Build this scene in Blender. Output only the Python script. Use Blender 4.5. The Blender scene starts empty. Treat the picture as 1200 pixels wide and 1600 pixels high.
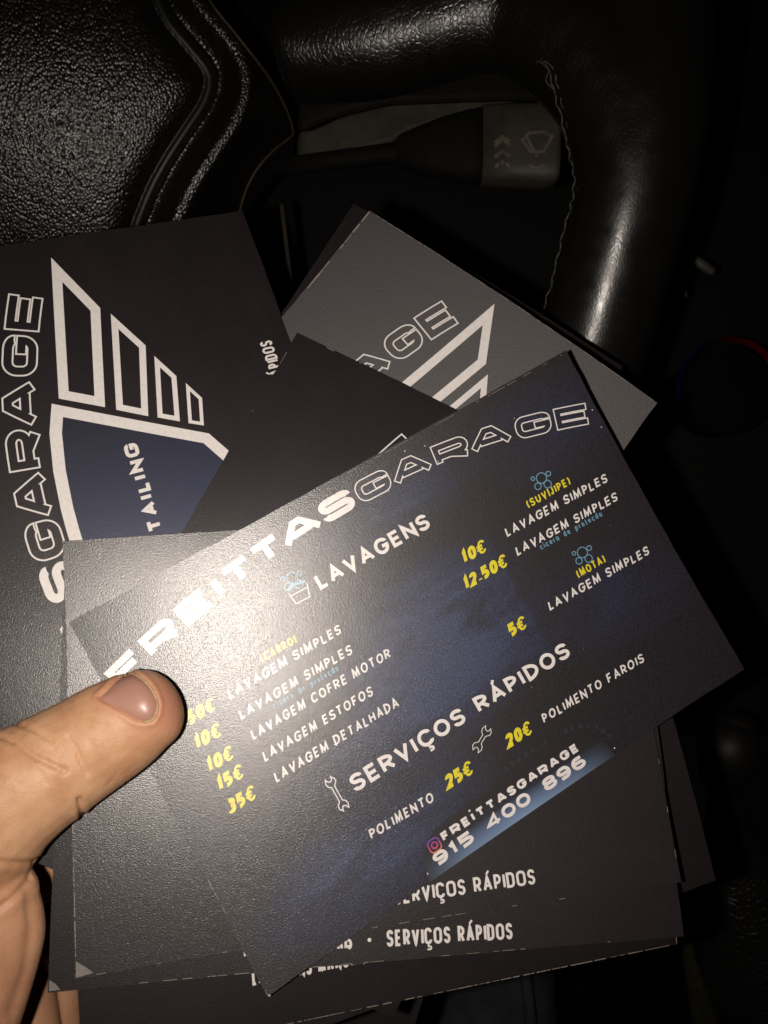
import bpy, bmesh, math, random
import numpy as np
from mathutils import Vector, Matrix
from mathutils.geometry import delaunay_2d_cdt
from mathutils.bvhtree import BVHTree

random.seed(7); np.random.seed(7)
sc = bpy.context.scene
COL = sc.collection

# ------------------------------------------------------------------ camera
# The phone looks forward and down, across the held flyers, at the steering wheel.
PITCH = math.radians(42)
EYE = Vector((0.0, -0.14, 0.14))
FWD = Vector((0, math.cos(PITCH), -math.sin(PITCH)))
UP = Vector((0, math.sin(PITCH), math.cos(PITCH)))
RIGHT = Vector((1, 0, 0))
# design frame: millimetres from the phone, x right, y down, z forward
MW = Matrix.Translation(EYE) @ Matrix((
    (RIGHT.x, -UP.x, FWD.x, 0), (RIGHT.y, -UP.y, FWD.y, 0), (RIGHT.z, -UP.z, FWD.z, 0), (0, 0, 0, 1)))
FPX = 1209.0

cam = bpy.data.objects.new('camera', bpy.data.cameras.new('camera'))
COL.objects.link(cam)
cam.matrix_world = Matrix.Translation(EYE) @ Matrix((
    (RIGHT.x, UP.x, -FWD.x, 0), (RIGHT.y, UP.y, -FWD.y, 0), (RIGHT.z, UP.z, -FWD.z, 0), (0, 0, 0, 1)))
cd = cam.data
cd.sensor_fit = 'VERTICAL'; cd.sensor_height = 24.0
cd.lens = 24.0 * FPX / 1600.0
cd.clip_start = 0.01; cd.clip_end = 20.0
cd.dof.use_dof = True
cd.dof.focus_distance = 0.215
cd.dof.aperture_fstop = cd.lens / 0.95
sc.camera = cam

# ------------------------------------------------------------------ world, flash, exposure
w = bpy.data.worlds.new('World'); sc.world = w; w.use_nodes = True
w.node_tree.nodes['Background'].inputs[0].default_value = (0.9, 0.8, 0.7, 1)
w.node_tree.nodes['Background'].inputs[1].default_value = 0.0012
fl = bpy.data.lights.new('phone_flash', 'SPOT')
fl.energy = 1.75; fl.color = (1.0, 0.895, 0.80); fl.shadow_soft_size = 0.0025
fl.spot_size = math.radians(125); fl.spot_blend = 1.0
flo = bpy.data.objects.new('phone_flash', fl); COL.objects.link(flo)
flo.matrix_world = MW @ Matrix.Translation((-20 / 1000, 3 / 1000, 0)) @ Matrix.Rotation(math.radians(180), 4, 'X') @ Matrix.Rotation(math.radians(-4), 4, 'Y')
sc.view_settings.view_transform = 'Standard'
try: sc.view_settings.look = 'None'
except Exception: pass
sc.view_settings.exposure = 0.0; sc.view_settings.gamma = 1.0
sc.view_settings.use_curve_mapping = False
sc.render.engine = 'CYCLES'
sc.cycles.use_denoising = True
sc.cycles.max_bounces = 5
sc.cycles.sample_clamp_indirect = 2.0


# ------------------------------------------------------------------ helpers
def P(u, v, z):
    """design-frame point (mm) for a place seen along (u, v) at distance z"""
    return np.array([(u - 600) / FPX * z, (v - 800) / FPX * z, z])


def tag(o, label=None, cat=None, group=None, kind=None):
    if label: o['label'] = label
    if cat: o['category'] = cat
    if group: o['group'] = group
    if kind: o['kind'] = kind
    return o


def empty(name, at):
    o = bpy.data.objects.new(name, None); o.empty_display_size = 0.02
    COL.objects.link(o)
    o.matrix_world = MW @ Matrix.Translation(Vector(at) / 1000)
    o['_at'] = [float(a) for a in at]
    return o


def mesh_from(name, verts, faces, mats, smooth=False, fm=None):
    me = bpy.data.meshes.new(name)
    me.from_pydata([tuple(map(float, v)) for v in verts], [], [tuple(map(int, f)) for f in faces])
    for m in (mats if isinstance(mats, (list, tuple)) else [mats]): me.materials.append(m)
    if fm is not None: me.polygons.foreach_set('material_index', np.array(fm, dtype=np.int32))
    if smooth: me.polygons.foreach_set('use_smooth', np.ones(len(me.polygons), dtype=bool))
    me.update()
    return me


def obj(name, verts, faces, mats, parent=None, at=None, smooth=True, fm=None):
    """verts in design mm; placed at `at` (design mm) or under an Empty parent"""
    if parent is not None: a = np.array(parent['_at'])
    elif at is not None: a = np.array(at, float)
    else: a = np.asarray(verts, float).mean(0)
    vv = (np.asarray(verts, float) - a) / 1000
    o = bpy.data.objects.new(name, mesh_from(name, vv, faces, mats, smooth, fm))
    COL.objects.link(o)
    if parent is not None: o.parent = parent
    else: o.matrix_world = MW @ Matrix.Translation(Vector(a) / 1000)
    return o


# ---- materials
def new_mat(name):
    m = bpy.data.materials.new(name); m.use_nodes = True
    nt = m.node_tree
    for n in list(nt.nodes): nt.nodes.remove(n)
    out = nt.nodes.new('ShaderNodeOutputMaterial')
    return m, nt, out


def N(nt, kind, **kw):
    n = nt.nodes.new(kind)
    for k, v in kw.items():
        if k in n.inputs.keys(): n.inputs[k].default_value = v
        else: setattr(n, k, v)
    return n


def ramp(nt, fac, stops):
    r = nt.nodes.new('ShaderNodeValToRGB')
    e = r.color_ramp.elements
    while len(e) < len(stops): e.new(0.5)
    for i, (p, c) in enumerate(stops):
        e[i].position = p; e[i].color = c if len(c) == 4 else (*c, 1)
    nt.links.new(fac, r.inputs[0])
    return r.outputs[0]


def mapping(nt, scale=(1, 1, 1), rot=(0, 0, 0), loc=(0, 0, 0)):
    tc = nt.nodes.new('ShaderNodeTexCoord')
    mp = nt.nodes.new('ShaderNodeMapping')
    mp.inputs['Scale'].default_value = scale; mp.inputs['Rotation'].default_value = rot
    mp.inputs['Location'].default_value = loc
    nt.links.new(tc.outputs['Object'], mp.inputs[0])
    return mp.outputs[0]


def print_shader(nt, out, color, fac=0.088, rough=0.275, grain=0.000037, broad=0.47, mixb=0.56):
    """satin laminated print: ink under a thin gloss with a fine paper tooth"""
    L = nt.links
    v = mapping(nt)
    n1 = N(nt, 'ShaderNodeTexNoise', Scale=3700.0, Detail=1.0, Roughness=0.6); L.new(v, n1.inputs['Vector'])
    v2 = mapping(nt, scale=(2400, 4400, 2400), rot=(0, 0, 0.2))
    n2 = N(nt, 'ShaderNodeTexNoise', Scale=1.0, Detail=3.0); L.new(v2, n2.inputs['Vector'])
    add = N(nt, 'ShaderNodeMath', operation='ADD'); L.new(n1.outputs[0], add.inputs[0]); L.new(n2.outputs[0], add.inputs[1])
    bp = N(nt, 'ShaderNodeBump', Strength=1.0, Distance=grain); L.new(add.outputs[0], bp.inputs['Height'])
    d = N(nt, 'ShaderNodeBsdfDiffuse', Roughness=0.4)
    if isinstance(color, tuple): d.inputs[0].default_value = (*color, 1)
    else: L.new(color, d.inputs[0])
    g = N(nt, 'ShaderNodeBsdfGlossy', distribution='BECKMANN', Roughness=rough)
    g.inputs[0].default_value = (1, 1, 1, 1)
    g2 = N(nt, 'ShaderNodeBsdfGlossy', distribution='GGX', Roughness=broad)
    g2.inputs[0].default_value = (1, 1, 1, 1)
    L.new(bp.outputs[0], g.inputs['Normal']); L.new(bp.outputs[0], g2.inputs['Normal'])
    gm = N(nt, 'ShaderNodeMixShader'); gm.inputs[0].default_value = mixb
    L.new(g.outputs[0], gm.inputs[1]); L.new(g2.outputs[0], gm.inputs[2])
    lw = N(nt, 'ShaderNodeLayerWeight', Blend=0.25)
    mul = N(nt, 'ShaderNodeMath', operation='MULTIPLY_ADD'); L.new(lw.outputs['Facing'], mul.inputs[0])
    mul.inputs[1].default_value = 0.02; mul.inputs[2].default_value = fac
    mx = N(nt, 'ShaderNodeMixShader'); L.new(mul.outputs[0], mx.inputs[0])
    L.new(d.outputs[0], mx.inputs[1]); L.new(gm.outputs[0], mx.inputs[2]); L.new(mx.outputs[0], out.inputs[0])


def ink(name, color, **kw):
    m, nt, out = new_mat(name)
    v = mapping(nt)
    n = N(nt, 'ShaderNodeTexNoise', Scale=900.0, Detail=2.0); nt.links.new(v, n.inputs['Vector'])
    c2 = tuple(x * 0.93 for x in color)
    print_shader(nt, out, ramp(nt, n.outputs[0], [(0.35, c2), (0.6, color)]), **kw)
    return m


BLACK = (0.0245, 0.0195, 0.0210)


def m_card_plain(name='printed_black', **kw):
    m, nt, out = new_mat(name)
    v = mapping(nt, scale=(25, 60, 25))
    n = N(nt, 'ShaderNodeTexNoise', Scale=1.0, Detail=5.0, Roughness=0.65); nt.links.new(v, n.inputs['Vector'])
    v2 = mapping(nt); n2 = N(nt, 'ShaderNodeTexNoise', Scale=2600.0, Detail=2.0); nt.links.new(v2, n2.inputs['Vector'])
    a = ramp(nt, n.outputs[0], [(0.3, (0.0110, 0.0080, 0.0092)), (0.7, (0.0170, 0.0124, 0.0143))])
    b = ramp(nt, n2.outputs[0], [(0.38, (0.80, 0.80, 0.80)), (0.66, (1.2, 1.18, 1.2))])
    mx = N(nt, 'ShaderNodeMix', data_type='RGBA', blend_type='MULTIPLY'); mx.inputs[0].default_value = 1
    nt.links.new(a, mx.inputs[6]); nt.links.new(b, mx.inputs[7])
    print_shader(nt, out, mx.outputs[2], **kw)
    return m


def m_card_front():
    m, nt, out = new_mat('printed_navy_smoke')
    L = nt.links
    tc = nt.nodes.new('ShaderNodeTexCoord')

    def blob(cx, cy, rx, ry, rot=0.0):
        mp = nt.nodes.new('ShaderNodeMapping'); mp.vector_type = 'TEXTURE'
        mp.inputs['Location'].default_value = (cx / 1000, cy / 1000, 0)
        mp.inputs['Rotation'].default_value = (0, 0, rot)
        mp.inputs['Scale'].default_value = (rx / 1000, ry / 1000, 1)
        L.new(tc.outputs['Object'], mp.inputs[0])
        g = N(nt, 'ShaderNodeTexGradient', gradient_type='SPHERICAL'); L.new(mp.outputs[0], g.inputs[0])
        return g.outputs[1]
    v = mapping(nt, scale=(28, 75, 40), rot=(0, 0, 0.12))
    n = N(nt, 'ShaderNodeTexNoise', Scale=1.0, Detail=8.0, Roughness=0.7, Distortion=0.8); L.new(v, n.inputs['Vector'])
    blobs = [blob(5, 2, 34, 20, 0.1), blob(-8, -14, 45, 13, 0.05), blob(-35, -36, 38, 16, 0.1), blob(48, -14, 32, 16, -0.2), blob(58, 33, 26, 16, 0), blob(12, 36, 30, 10, 0)]
    wts = [1.7, 1.1, 1.0, 0.9, 0.8, 0.7]
    acc = None
    for b, wt in zip(blobs, wts):
        mm = N(nt, 'ShaderNodeMath', operation='MULTIPLY_ADD'); L.new(b, mm.inputs[0]); mm.inputs[1].default_value = wt
        if acc is None: mm.inputs[2].default_value = 0.0
        else: L.new(acc, mm.inputs[2])
        acc = mm.outputs[0]
    # the picture behind the list stops at a straight dark panel on the right column
    sx = N(nt, 'ShaderNodeSeparateXYZ'); L.new(tc.outputs['Object'], sx.inputs[0])
    px = N(nt, 'ShaderNodeMapRange', interpolation_type='SMOOTHSTEP'); L.new(sx.outputs[0], px.inputs[0])
    px.inputs[1].default_value = 0.0285; px.inputs[2].default_value = 0.0295; px.inputs[3].default_value = 1.0; px.inputs[4].default_value = 0.35
    nm = N(nt, 'ShaderNodeMapRange'); L.new(n.outputs[0], nm.inputs[0]); nm.inputs[1].default_value = 0.32; nm.inputs[2].default_value = 0.68
    k1 = N(nt, 'ShaderNodeMath', operation='MULTIPLY'); L.new(acc, k1.inputs[0]); L.new(nm.outputs[0], k1.inputs[1])
    k2 = N(nt, 'ShaderNodeMath', operation='MULTIPLY'); L.new(k1.outputs[0], k2.inputs[0]); L.new(px.outputs[0], k2.inputs[1])
    v2 = mapping(nt); n2 = N(nt, 'ShaderNodeTexNoise', Scale=2400.0, Detail=2.0); L.new(v2, n2.inputs['Vector'])
    c = ramp(nt, k2.outputs[0], [(0.0, (0.0150, 0.0112, 0.0150)), (0.20, (0.0180, 0.0210, 0.048)), (0.60, (0.037, 0.051, 0.112))])
    b = ramp(nt, n2.outputs[0], [(0.38, (0.62, 0.62, 0.64)), (0.66, (1.42, 1.40, 1.46))])
    mx = N(nt, 'ShaderNodeMix', data_type='RGBA', blend_type='MULTIPLY'); mx.inputs[0].default_value = 1
    L.new(c, mx.inputs[6]); L.new(b, mx.inputs[7])
    print_shader(nt, out, mx.outputs[2])
    return m


def m_paper_edge():
    m, nt, out = new_mat('cut_paper_edge')
    v = mapping(nt); n = N(nt, 'ShaderNodeTexNoise', Scale=260.0, Detail=4.0, Roughness=0.8); nt.links.new(v, n.inputs['Vector'])
    c = ramp(nt, n.outputs[0], [(0.44, (0.05, 0.04, 0.04)), (0.60, (0.62, 0.54, 0.46))])
    d = N(nt, 'ShaderNodeBsdfDiffuse'); nt.links.new(c, d.inputs[0]); nt.links.new(d.outputs[0], out.inputs[0])
    return m


def m_grad(name, axis, stops, lo, hi, **kw):
    """printed gradient across a flyer, in the flyer's own coordinates (mm)"""
    m, nt, out = new_mat(name)
    tc = nt.nodes.new('ShaderNodeTexCoord'); s = N(nt, 'ShaderNodeSeparateXYZ'); nt.links.new(tc.outputs['Object'], s.inputs[0])
    mr = N(nt, 'ShaderNodeMapRange'); nt.links.new(s.outputs[axis], mr.inputs[0])
    mr.inputs[1].default_value = lo / 1000; mr.inputs[2].default_value = hi / 1000
    print_shader(nt, out, ramp(nt, mr.outputs[0], stops), **kw)
    return m


WHITE = ink('white_ink', (0.86, 0.825, 0.81))
YELLOW = ink('yellow_ink', (0.82, 0.72, 0.02))
CYAN = ink('pale_blue_ink', (0.16, 0.36, 0.50))
DIM = ink('faint_ink', (0.038, 0.036, 0.050))
CARD = m_card_plain(); GLARE_CARD = m_card_plain('glare_printed_black', fac=0.19, broad=0.66, mixb=0.95, grain=0.00007); FRONT = m_card_front(); EDGE = m_paper_edge()  # upper right flyer's flash glare is put into its material as stronger, broader gloss


# ------------------------------------------------------------------ lettering engine: stroke skeletons -> flat ink
def r_(x, y): return (x, y, 1)


GL = {
 'A': (1.0, [[(0, 0), (.5, 1), (1, 0)], [(.19, .32), (.81, .32)]]),
 'B': (.85, [[(0, 0), (0, 1), r_(.95, 1), r_(.95, .52), (0, .52)], [(0, .52), r_(1, .52), r_(1, 0), (0, 0)]]),
 'C': (.95, [[(1, .78), r_(1, 1), r_(0, 1), r_(0, 0), r_(1, 0), (1, .22)]]),
 'D': (.92, [[(0, 0), (0, 1), r_(1, 1), r_(1, 0), (0, 0)], 'c']),
 'E': (.78, [[(1, 1), (0, 1), (0, 0), (1, 0)], [(0, .5), (.92, .5)]]),
 'F': (.75, [[(1, 1), (0, 1), (0, 0)], [(0, .5), (.88, .5)]]),
 'G': (1.0, [[(1, .76), r_(1, 1), r_(0, 1), r_(0, 0), r_(1, 0), (1, .46), (.55, .46)]]),
 'H': (.9, [[(0, 0), (0, 1)], [(1, 0), (1, 1)], [(0, .5), (1, .5)]]),
 'I': (.12, [[(.5, 0), (.5, 1)]]),
 'J': (.6, [[(1, 1), r_(1, 0), r_(0, 0), (0, .25)]]),
 'L': (.7, [[(0, 1), (0, 0), (1, 0)]]),
 'M': (1.1, [[(0, 0), (.08, 1), (.5, .15), (.92, 1), (1, 0)]]),
 'N': (.92, [[(0, 0), (0, 1), (1, 0), (1, 1)]]),
 'O': (1.05, [[r_(0, 0), r_(0, 1), r_(1, 1), r_(1, 0)], 'c']),
 'P': (.8, [[(0, 0), (0, 1), r_(1, 1), r_(1, .42), (0, .42)]]),
 'Q': (1.05, [[r_(0, 0), r_(0, 1), r_(1, 1), r_(1, 0)], 'c']),
 'R': (.86, [[(0, 0), (0, 1), r_(1, 1), r_(1, .43), (0, .43)], [(.5, .43), (1, 0)]]),
 'S': (.82, [[(1, .80), r_(1, 1), r_(0, 1), r_(0, .51), r_(1, .51), r_(1, 0), r_(0, 0), (0, .20)]]),
 'T': (.9, [[(0, 1), (1, 1)], [(.5, 0), (.5, 1)]]),
 'U': (.92, [[(0, 1), r_(0, 0), r_(1, 0), (1, 1)]]),
 'V': (.95, [[(0, 1), (.5, 0), (1, 1)]]),
 'X': (.95, [[(0, 0), (1, 1)], [(0, 1), (1, 0)]]),
 '0': (.8, [[r_(0, 0), r_(0, 1), r_(1, 1), r_(1, 0)], 'c']),
 '1': (.5, [[(.05, .80), (.62, 1), (.62, 0)]]),
 '2': (.76, [[(0, .78), r_(0, 1), r_(1, 1), r_(1, .56), (0, 0), (1, 0)]]),
 '3': (.76, [[(0, 1), r_(1, 1), r_(.95, .52), (.3, .52)], [(.3, .52), r_(1, .52), r_(1, 0), r_(0, 0), (0, .12)]]),
 '4': (.85, [[(.74, 0), (.74, 1), (0, .28), (1, .28)]]),
 '5': (.76, [[(1, 1), (0, 1), (0, .56), r_(1, .56), r_(1, 0), (0, 0)]]),
 '6': (.8, [[(.92, 1), r_(0, 1), r_(0, 0), r_(1, 0), r_(1, .56), (0, .56)]]),
 '7': (.72, [[(0, 1), (1, 1), (.3, 0)]]),
 '8': (.8, [[r_(.03, .52), r_(.03, 1), r_(.97, 1), r_(.97, .52)], 'c', [r_(0, 0), r_(0, .52), r_(1, .52), r_(1, 0)], 'c']),
 '9': (.8, [[(.08, 0), r_(1, 0), r_(1, 1), r_(0, 1), r_(0, .44), (1, .44)]]),
 '€': (.85, [[(1, .8), r_(1, 1), r_(.2, 1), r_(.2, 0), r_(1, 0), (1, .2)], [(-.16, .64), (.72, .64)], [(-.16, .36), (.72, .36)]]),
 '(': (.42, [[(1, 1.05), r_(.1, .8), r_(.1, .2), (1, -.05)]]),
 ')': (.42, [[(0, 1.05), r_(.9, .8), r_(.9, .2), (0, -.05)]]),
 '|': (.1, [[(.5, -.1), (.5, 1.1)]]),
 '.': (.12, [[(.5, 0), (.5, .12)]]),
 '•': (.2, [[(.5, .38), (.5, .62)]]),
 'c': (.5, [[(1, .5), r_(1, .62), r_(0, .62), r_(0, 0), r_(1, 0), (1, .1)]]),
 'i': (.1, [[(.5, 0), (.5, .6)], [(.5, .8), (.5, .92)]]),
 'e': (.52, [[(0, .32), (1, .32), r_(1, .62), r_(0, .62), r_(0, 0), (.95, .02)]]),
 'r': (.34, [[(0, 0), (0, .62)], [(0, .4), r_(.3, .62), (1, .6)]]),
 'a': (.52, [[r_(0, 0), r_(0, .62), r_(1, .62), r_(1, 0)], 'c', [(1, .62), (1, 0)]]),
 'd': (.52, [[r_(0, 0), r_(0, .62), r_(1, .62), r_(1, 0)], 'c', [(1, 1), (1, 0)]]),
 'p': (.52, [[r_(0, 0), r_(0, .62), r_(1, .62), r_(1, 0)], 'c', [(0, .62), (0, -.35)]]),
 'o': (.52, [[r_(0, 0), r_(0, .62), r_(1, .62), r_(1, 0)], 'c']),
 't': (.36, [[(.45, .95), (.45, 0), (1, 0)], [(0, .62), (1, .62)]]),
}


def fillet(pts, closed, R, step=14):
    n = len(pts); out = []
    for i, p in enumerate(pts):
        a = np.array(p[:2], float)
        if len(p) < 3 or (not closed and i in (0, n - 1)) or R <= 0:
            out.append(a); continue
        b = np.array(pts[i - 1][:2], float); c = np.array(pts[(i + 1) % n][:2], float)
        d1 = b - a; d2 = c - a; l1 = np.linalg.norm(d1); l2 = np.linalg.norm(d2)
        if l1 < 1e-9 or l2 < 1e-9: out.append(a); continue
        half1 = l1 * (0.5 if (len(pts[i - 1]) > 2) else .98); half2 = l2 * (0.5 if (len(pts[(i + 1) % n]) > 2) else .98)
        t1 = min(R, half1); t2 = min(R, half2)
        A = a + d1 / l1 * t1; B = a + d2 / l2 * t2
        k = 7
        for j in range(k):          # quarter-ellipse between the two tangent points
            th = math.pi / 2 * j / (k - 1)
            out.append(a + (A - a) * (1 - math.sin(th)) + (B - a) * (1 - math.cos(th)))
    res = [out[0]]
    for q in out[1:]:
        if np.linalg.norm(q - res[-1]) > 1e-5: res.append(q)
    if closed and np.linalg.norm(res[0] - res[-1]) < 1e-5: res.pop()
    return res


def resample(pts, closed, mx=2.5):
    out = []
    n = len(pts)
    for i in range(n if closed else n - 1):
        a, b = pts[i], pts[(i + 1) % n]
        k = max(1, int(np.linalg.norm(b - a) / mx))
        for j in range(k): out.append(a + (b - a) * j / k)
    if not closed: out.append(pts[-1])
    return out


def ribbon(pts, closed, wd, mx=2.5):
    """convex pieces covering a stroked polyline: a rectangle per segment, a wedge or mitre per joint"""
    pts = resample([np.array(p[:2], float) for p in pts], closed, mx)
    n = len(pts); Q = []; h = wd / 2
    m = n if closed else n - 1
    dirs = []
    for i in range(m):
        d = pts[(i + 1) % n] - pts[i]; dirs.append(d / np.linalg.norm(d))
    for i in range(m):
        a, b = pts[i], pts[(i + 1) % n]; nn = np.array([-dirs[i][1], dirs[i][0]]) * h
        Q.append([a - nn, b - nn, b + nn, a + nn])
    for i in range(n):
        if not closed and i in (0, n - 1): continue
        d1, d2 = dirs[i - 1], dirs[i % m]; p = pts[i]
        cr = d1[0] * d2[1] - d1[1] * d2[0]; dt = float(d1 @ d2)
        if abs(cr) < 1e-6: continue
        sg = -1.0 if cr > 0 else 1.0
        n1 = np.array([-d1[1], d1[0]]) * h * sg; n2 = np.array([-d2[1], d2[0]]) * h * sg
        if dt > .97: Q.append([p, p + n1, p + n2])
        else:
            mm = n1 + n2; lm = np.linalg.norm(mm)
            if lm < 1e-6: continue
            mm /= lm; c = max(.40, float(mm @ n1) / h)
            Q.append([p, p + n1, p + mm * h / c, p + n2])
    return Q


def inside(q, poly):
    x, y = q[:, 0], q[:, 1]; c = np.zeros(len(q), bool); j = len(poly) - 1
    for i in range(len(poly)):
        xi, yi = poly[i]; xj, yj = poly[j]
        hit = ((yi > y) != (yj > y)) & (x < (xj - xi) * (y - yi) / (yj - yi + 1e-12) + xi)
        c ^= hit; j = i
    return c


def union(polys, extra=None):
    """flat union of polygons -> (verts, triangles) with no overlapping faces"""
    if not polys: return [], []
    vs = []; fs = []
    for q in polys:
        area = sum(q[i][0] * q[(i + 1) % len(q)][1] - q[(i + 1) % len(q)][0] * q[i][1] for i in range(len(q)))
        if abs(area) < 1e-7: continue
        if area < 0: q = q[::-1]
        fs.append(list(range(len(vs), len(vs) + len(q))))
        vs += [Vector((float(x), float(y))) for x, y in q]
    if extra: vs += [Vector((float(x), float(y))) for x, y in extra]
    r = delaunay_2d_cdt(vs, [], fs, 0, 1e-4)
    co = np.array([tuple(v) for v in r[0]])
    tris = np.array([list(f) for f in r[2] if len(f) == 3])
    cen = co[tris].mean(1); keep = np.zeros(len(tris), bool)
    for q in polys:
        q = np.array([(float(p[0]), float(p[1])) for p in q])
        lo, hi = q.min(0), q.max(0)
        m = np.where(~keep & (cen >= lo).all(1) & (cen <= hi).all(1))[0]
        if len(m): keep[m] |= inside(cen[m], q)
    return [v for v in co], [list(t) for t in tris[keep]]


def outline(vs, tris, wd):
    cnt = {}
    for f in tris:
        for i in range(len(f)):
            e = (f[i], f[(i + 1) % len(f)])
            cnt[e] = cnt.get(e, 0) + 1
    nxt = {}
    for (a, b) in cnt:
        if (b, a) not in cnt: nxt.setdefault(a, []).append(b)
    polys = []
    while nxt:
        s = next(iter(nxt)); loop = [s]; cur = s
        while True:
            if cur not in nxt: break
            b = nxt[cur].pop()
            if not nxt[cur]: del nxt[cur]
            if b == s: break
            loop.append(b); cur = b
        if len(loop) > 2:
            pl = [vs[i] for i in loop]
            # drop nearly collinear points so the line keeps crisp corners
            keep = []
            for i in range(len(pl)):
                a, b, c = pl[i - 1], pl[i], pl[(i + 1) % len(pl)]
                cr = abs((b - a)[0] * (c - b)[1] - (b - a)[1] * (c - b)[0])
                if cr > 2e-3 or len(pl) < 6: keep.append(b)
            if len(keep) > 2: polys += ribbon(keep, True, wd)
    return union(polys)


def glyph(ch, x0, y0, gw, h, t, R, jit=0.0):
    """solid strokes of one letter fitted into the box (x0,y0,gw,h); t = stroke width"""
    base = ch
    if ch == 'Á': base = 'A'
    if ch == 'Ç': base = 'C'
    if ch == 'İ': base = 'I'
    spec = GL[base][1]
    W = max(gw - t, 1e-3); H = h - t
    polys = []
    i = 0
    while i < len(spec):
        s = spec[i]; closed = False
        if i + 1 < len(spec) and spec[i + 1] == 'c': closed = True; i += 1
        i += 1
        pts = [((x0 + t / 2 + p[0] * W + random.uniform(-jit, jit) * h), (y0 + t / 2 + p[1] * H + random.uniform(-jit, jit) * h)) + ((1,) if len(p) > 2 else ()) for p in s]
        polys += ribbon(fillet(pts, closed, R), closed, t)
    cx = x0 + gw / 2
    if ch == 'Á': polys += ribbon([(cx - .02 * h, y0 + h * 1.08), (cx + .16 * h, y0 + h * 1.3)], False, t * .8)
    if ch == 'Ç': polys += ribbon(fillet([(cx, y0 + .05 * h), (cx, y0 - .12 * h), r_(cx + .18 * h, y0 - .12 * h), r_(cx + .18 * h, y0 - .3 * h), (cx - .08 * h, y0 - .3 * h)], False, .1 * h), False, t * .6)
    if ch == 'İ': polys += ribbon([(cx, y0 + 1.15 * h), (cx, y0 + 1.35 * h)], False, t * .8)
    return polys


def text(s, x0, x1, y, h, t, R=9.0, gap=.22, space=.55, shear=0.0, jit=0.0, fn=None, y1=None):
    """one line of lettering fitted exactly between x0 and x1 on baseline y"""
    adv = []
    for ch in s:
        adv.append(space if ch == ' ' else {'Á': 1.0, 'Ç': .95, 'İ': .12}.get(ch, GL.get(ch, (1,))[0]))
    ext = t / h
    wid = [a if s[i] == ' ' else max(a, ext * 1.02) for i, a in enumerate(adv)]
    tot = sum(wid) + gap * (len(s) - 1)
    k = (x1 - x0) / tot
    V = []; F = []
    x = x0
    for ch, wd in zip(s, wid):
        if ch != ' ':
            gw = max(wd * k, t); tt = t * {'€': .62, '4': .78}.get(ch, 1.0)
            yy = y + random.uniform(-jit, jit) * h
            vs, tr = union(glyph(ch, x, yy, gw, h, tt, R, jit))
            vs = [np.array([v[0] + shear * (v[1] - y), v[1]]) for v in vs]
            if fn: vs = [fn(v) for v in vs]
            o = len(V); V += vs; F += [[i + o for i in f] for f in tr]
        x += (wd + gap) * k
    if y1 is not None:
        V = [np.array([v[0], v[1] + (v[0] - x0) / (x1 - x0) * (y1 - y)]) for v in V]
    return V, F


def strokes(lines, t, R=0.0):
    polys = []
    for l in lines:
        closed = l[-1] == 'c'
        pts = l[:-1] if closed else l
        polys += ribbon(fillet(pts, closed, R), closed, t)
    return union(polys)


def merge(*vf):
    V = []; F = []
    for v, f in vf:
        o = len(V); V += list(v); F += [[i + o for i in q] for q in f]
    return V, F


def circ(cx, cy, r, n=20): return [(cx + r * math.cos(2 * math.pi * i / n), cy + r * math.sin(2 * math.pi * i / n)) for i in range(n)] + ['c']


# ------------------------------------------------------------------ flyers
CW, CH, TH = 149.0, 101.0, 0.28
POSE = {
 'F': ([[0.8583, -0.4952, 0.1348], [-0.4797, -0.8674, -0.1323], [0.1824, 0.0489, -0.982]], [10.42, 34.76, 199.87], 0.978, [2.42, 1.41, 2.49]),
 'T1': ([[0.9838, -0.1018, 0.1478], [-0.0709, -0.977, -0.2009], [0.1649, 0.1871, -0.9684]], [-2.46, 51.37, 197.28], 0.985, [2.42, 0.96, -0.75]),
 'A': ([[0.9899, -0.0412, 0.1355], [-0.0109, -0.9761, -0.217], [0.1412, 0.2133, -0.9667]], [-2.71, 57.41, 196.61], 1.023, [0.86, 0.09, -1.29]),
 'T3': ([[0.98, -0.1038, 0.1697], [-0.0783, -0.9855, -0.1507], [0.1829, 0.1344, -0.9739]], [-0.43, 70.33, 196.58], 1.007, [0.27, -1.28, 1.22]),
 'R1': ([[0.9532, -0.2492, 0.1715], [-0.2261, -0.9635, -0.1434], [0.201, 0.0979, -0.9747]], [6.99, 68.16, 198.77], 1.0, [0.51, -1.59, 0.71]),
 'M': ([[0.4269, -0.891, 0.1549], [-0.8731, -0.4506, -0.1859], [0.2354, -0.0559, -0.9703]], [-9.83, 37.29, 201.57], 0.999, [-1.74, -1.01, -3.49]),
 'M2': ([[0.4305, -0.8895, 0.1531], [-0.8706, -0.454, -0.1897], [0.2382, -0.0516, -0.9698]], [-11.29, 35.03, 202.21], 1.001, [-1.71, -1.0, -3.48]),
 'L': ([[-0.3347, -0.9202, 0.2031], [-0.9275, 0.2835, -0.2437], [0.1667, -0.2699, -0.9483]], [-63.53, -9.28, 204.87], 0.996, [-0.95, 0.16, 3.23]),
 'S': ([[0.5823, -0.8057, 0.1087], [-0.78, -0.5913, -0.2049], [0.2293, 0.0345, -0.9727]], [-7.29, -1.43, 214.73], 1.017, [5.15, -1.62, -3.16]),
 'S2': ([[0.4512, -0.8651, 0.2191], [-0.8315, -0.4967, -0.2489], [0.3241, -0.0699, -0.9434]], [0.61, -10.61, 223.2], 1.0, [0.76, -1.63, 0.05]),
}
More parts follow.
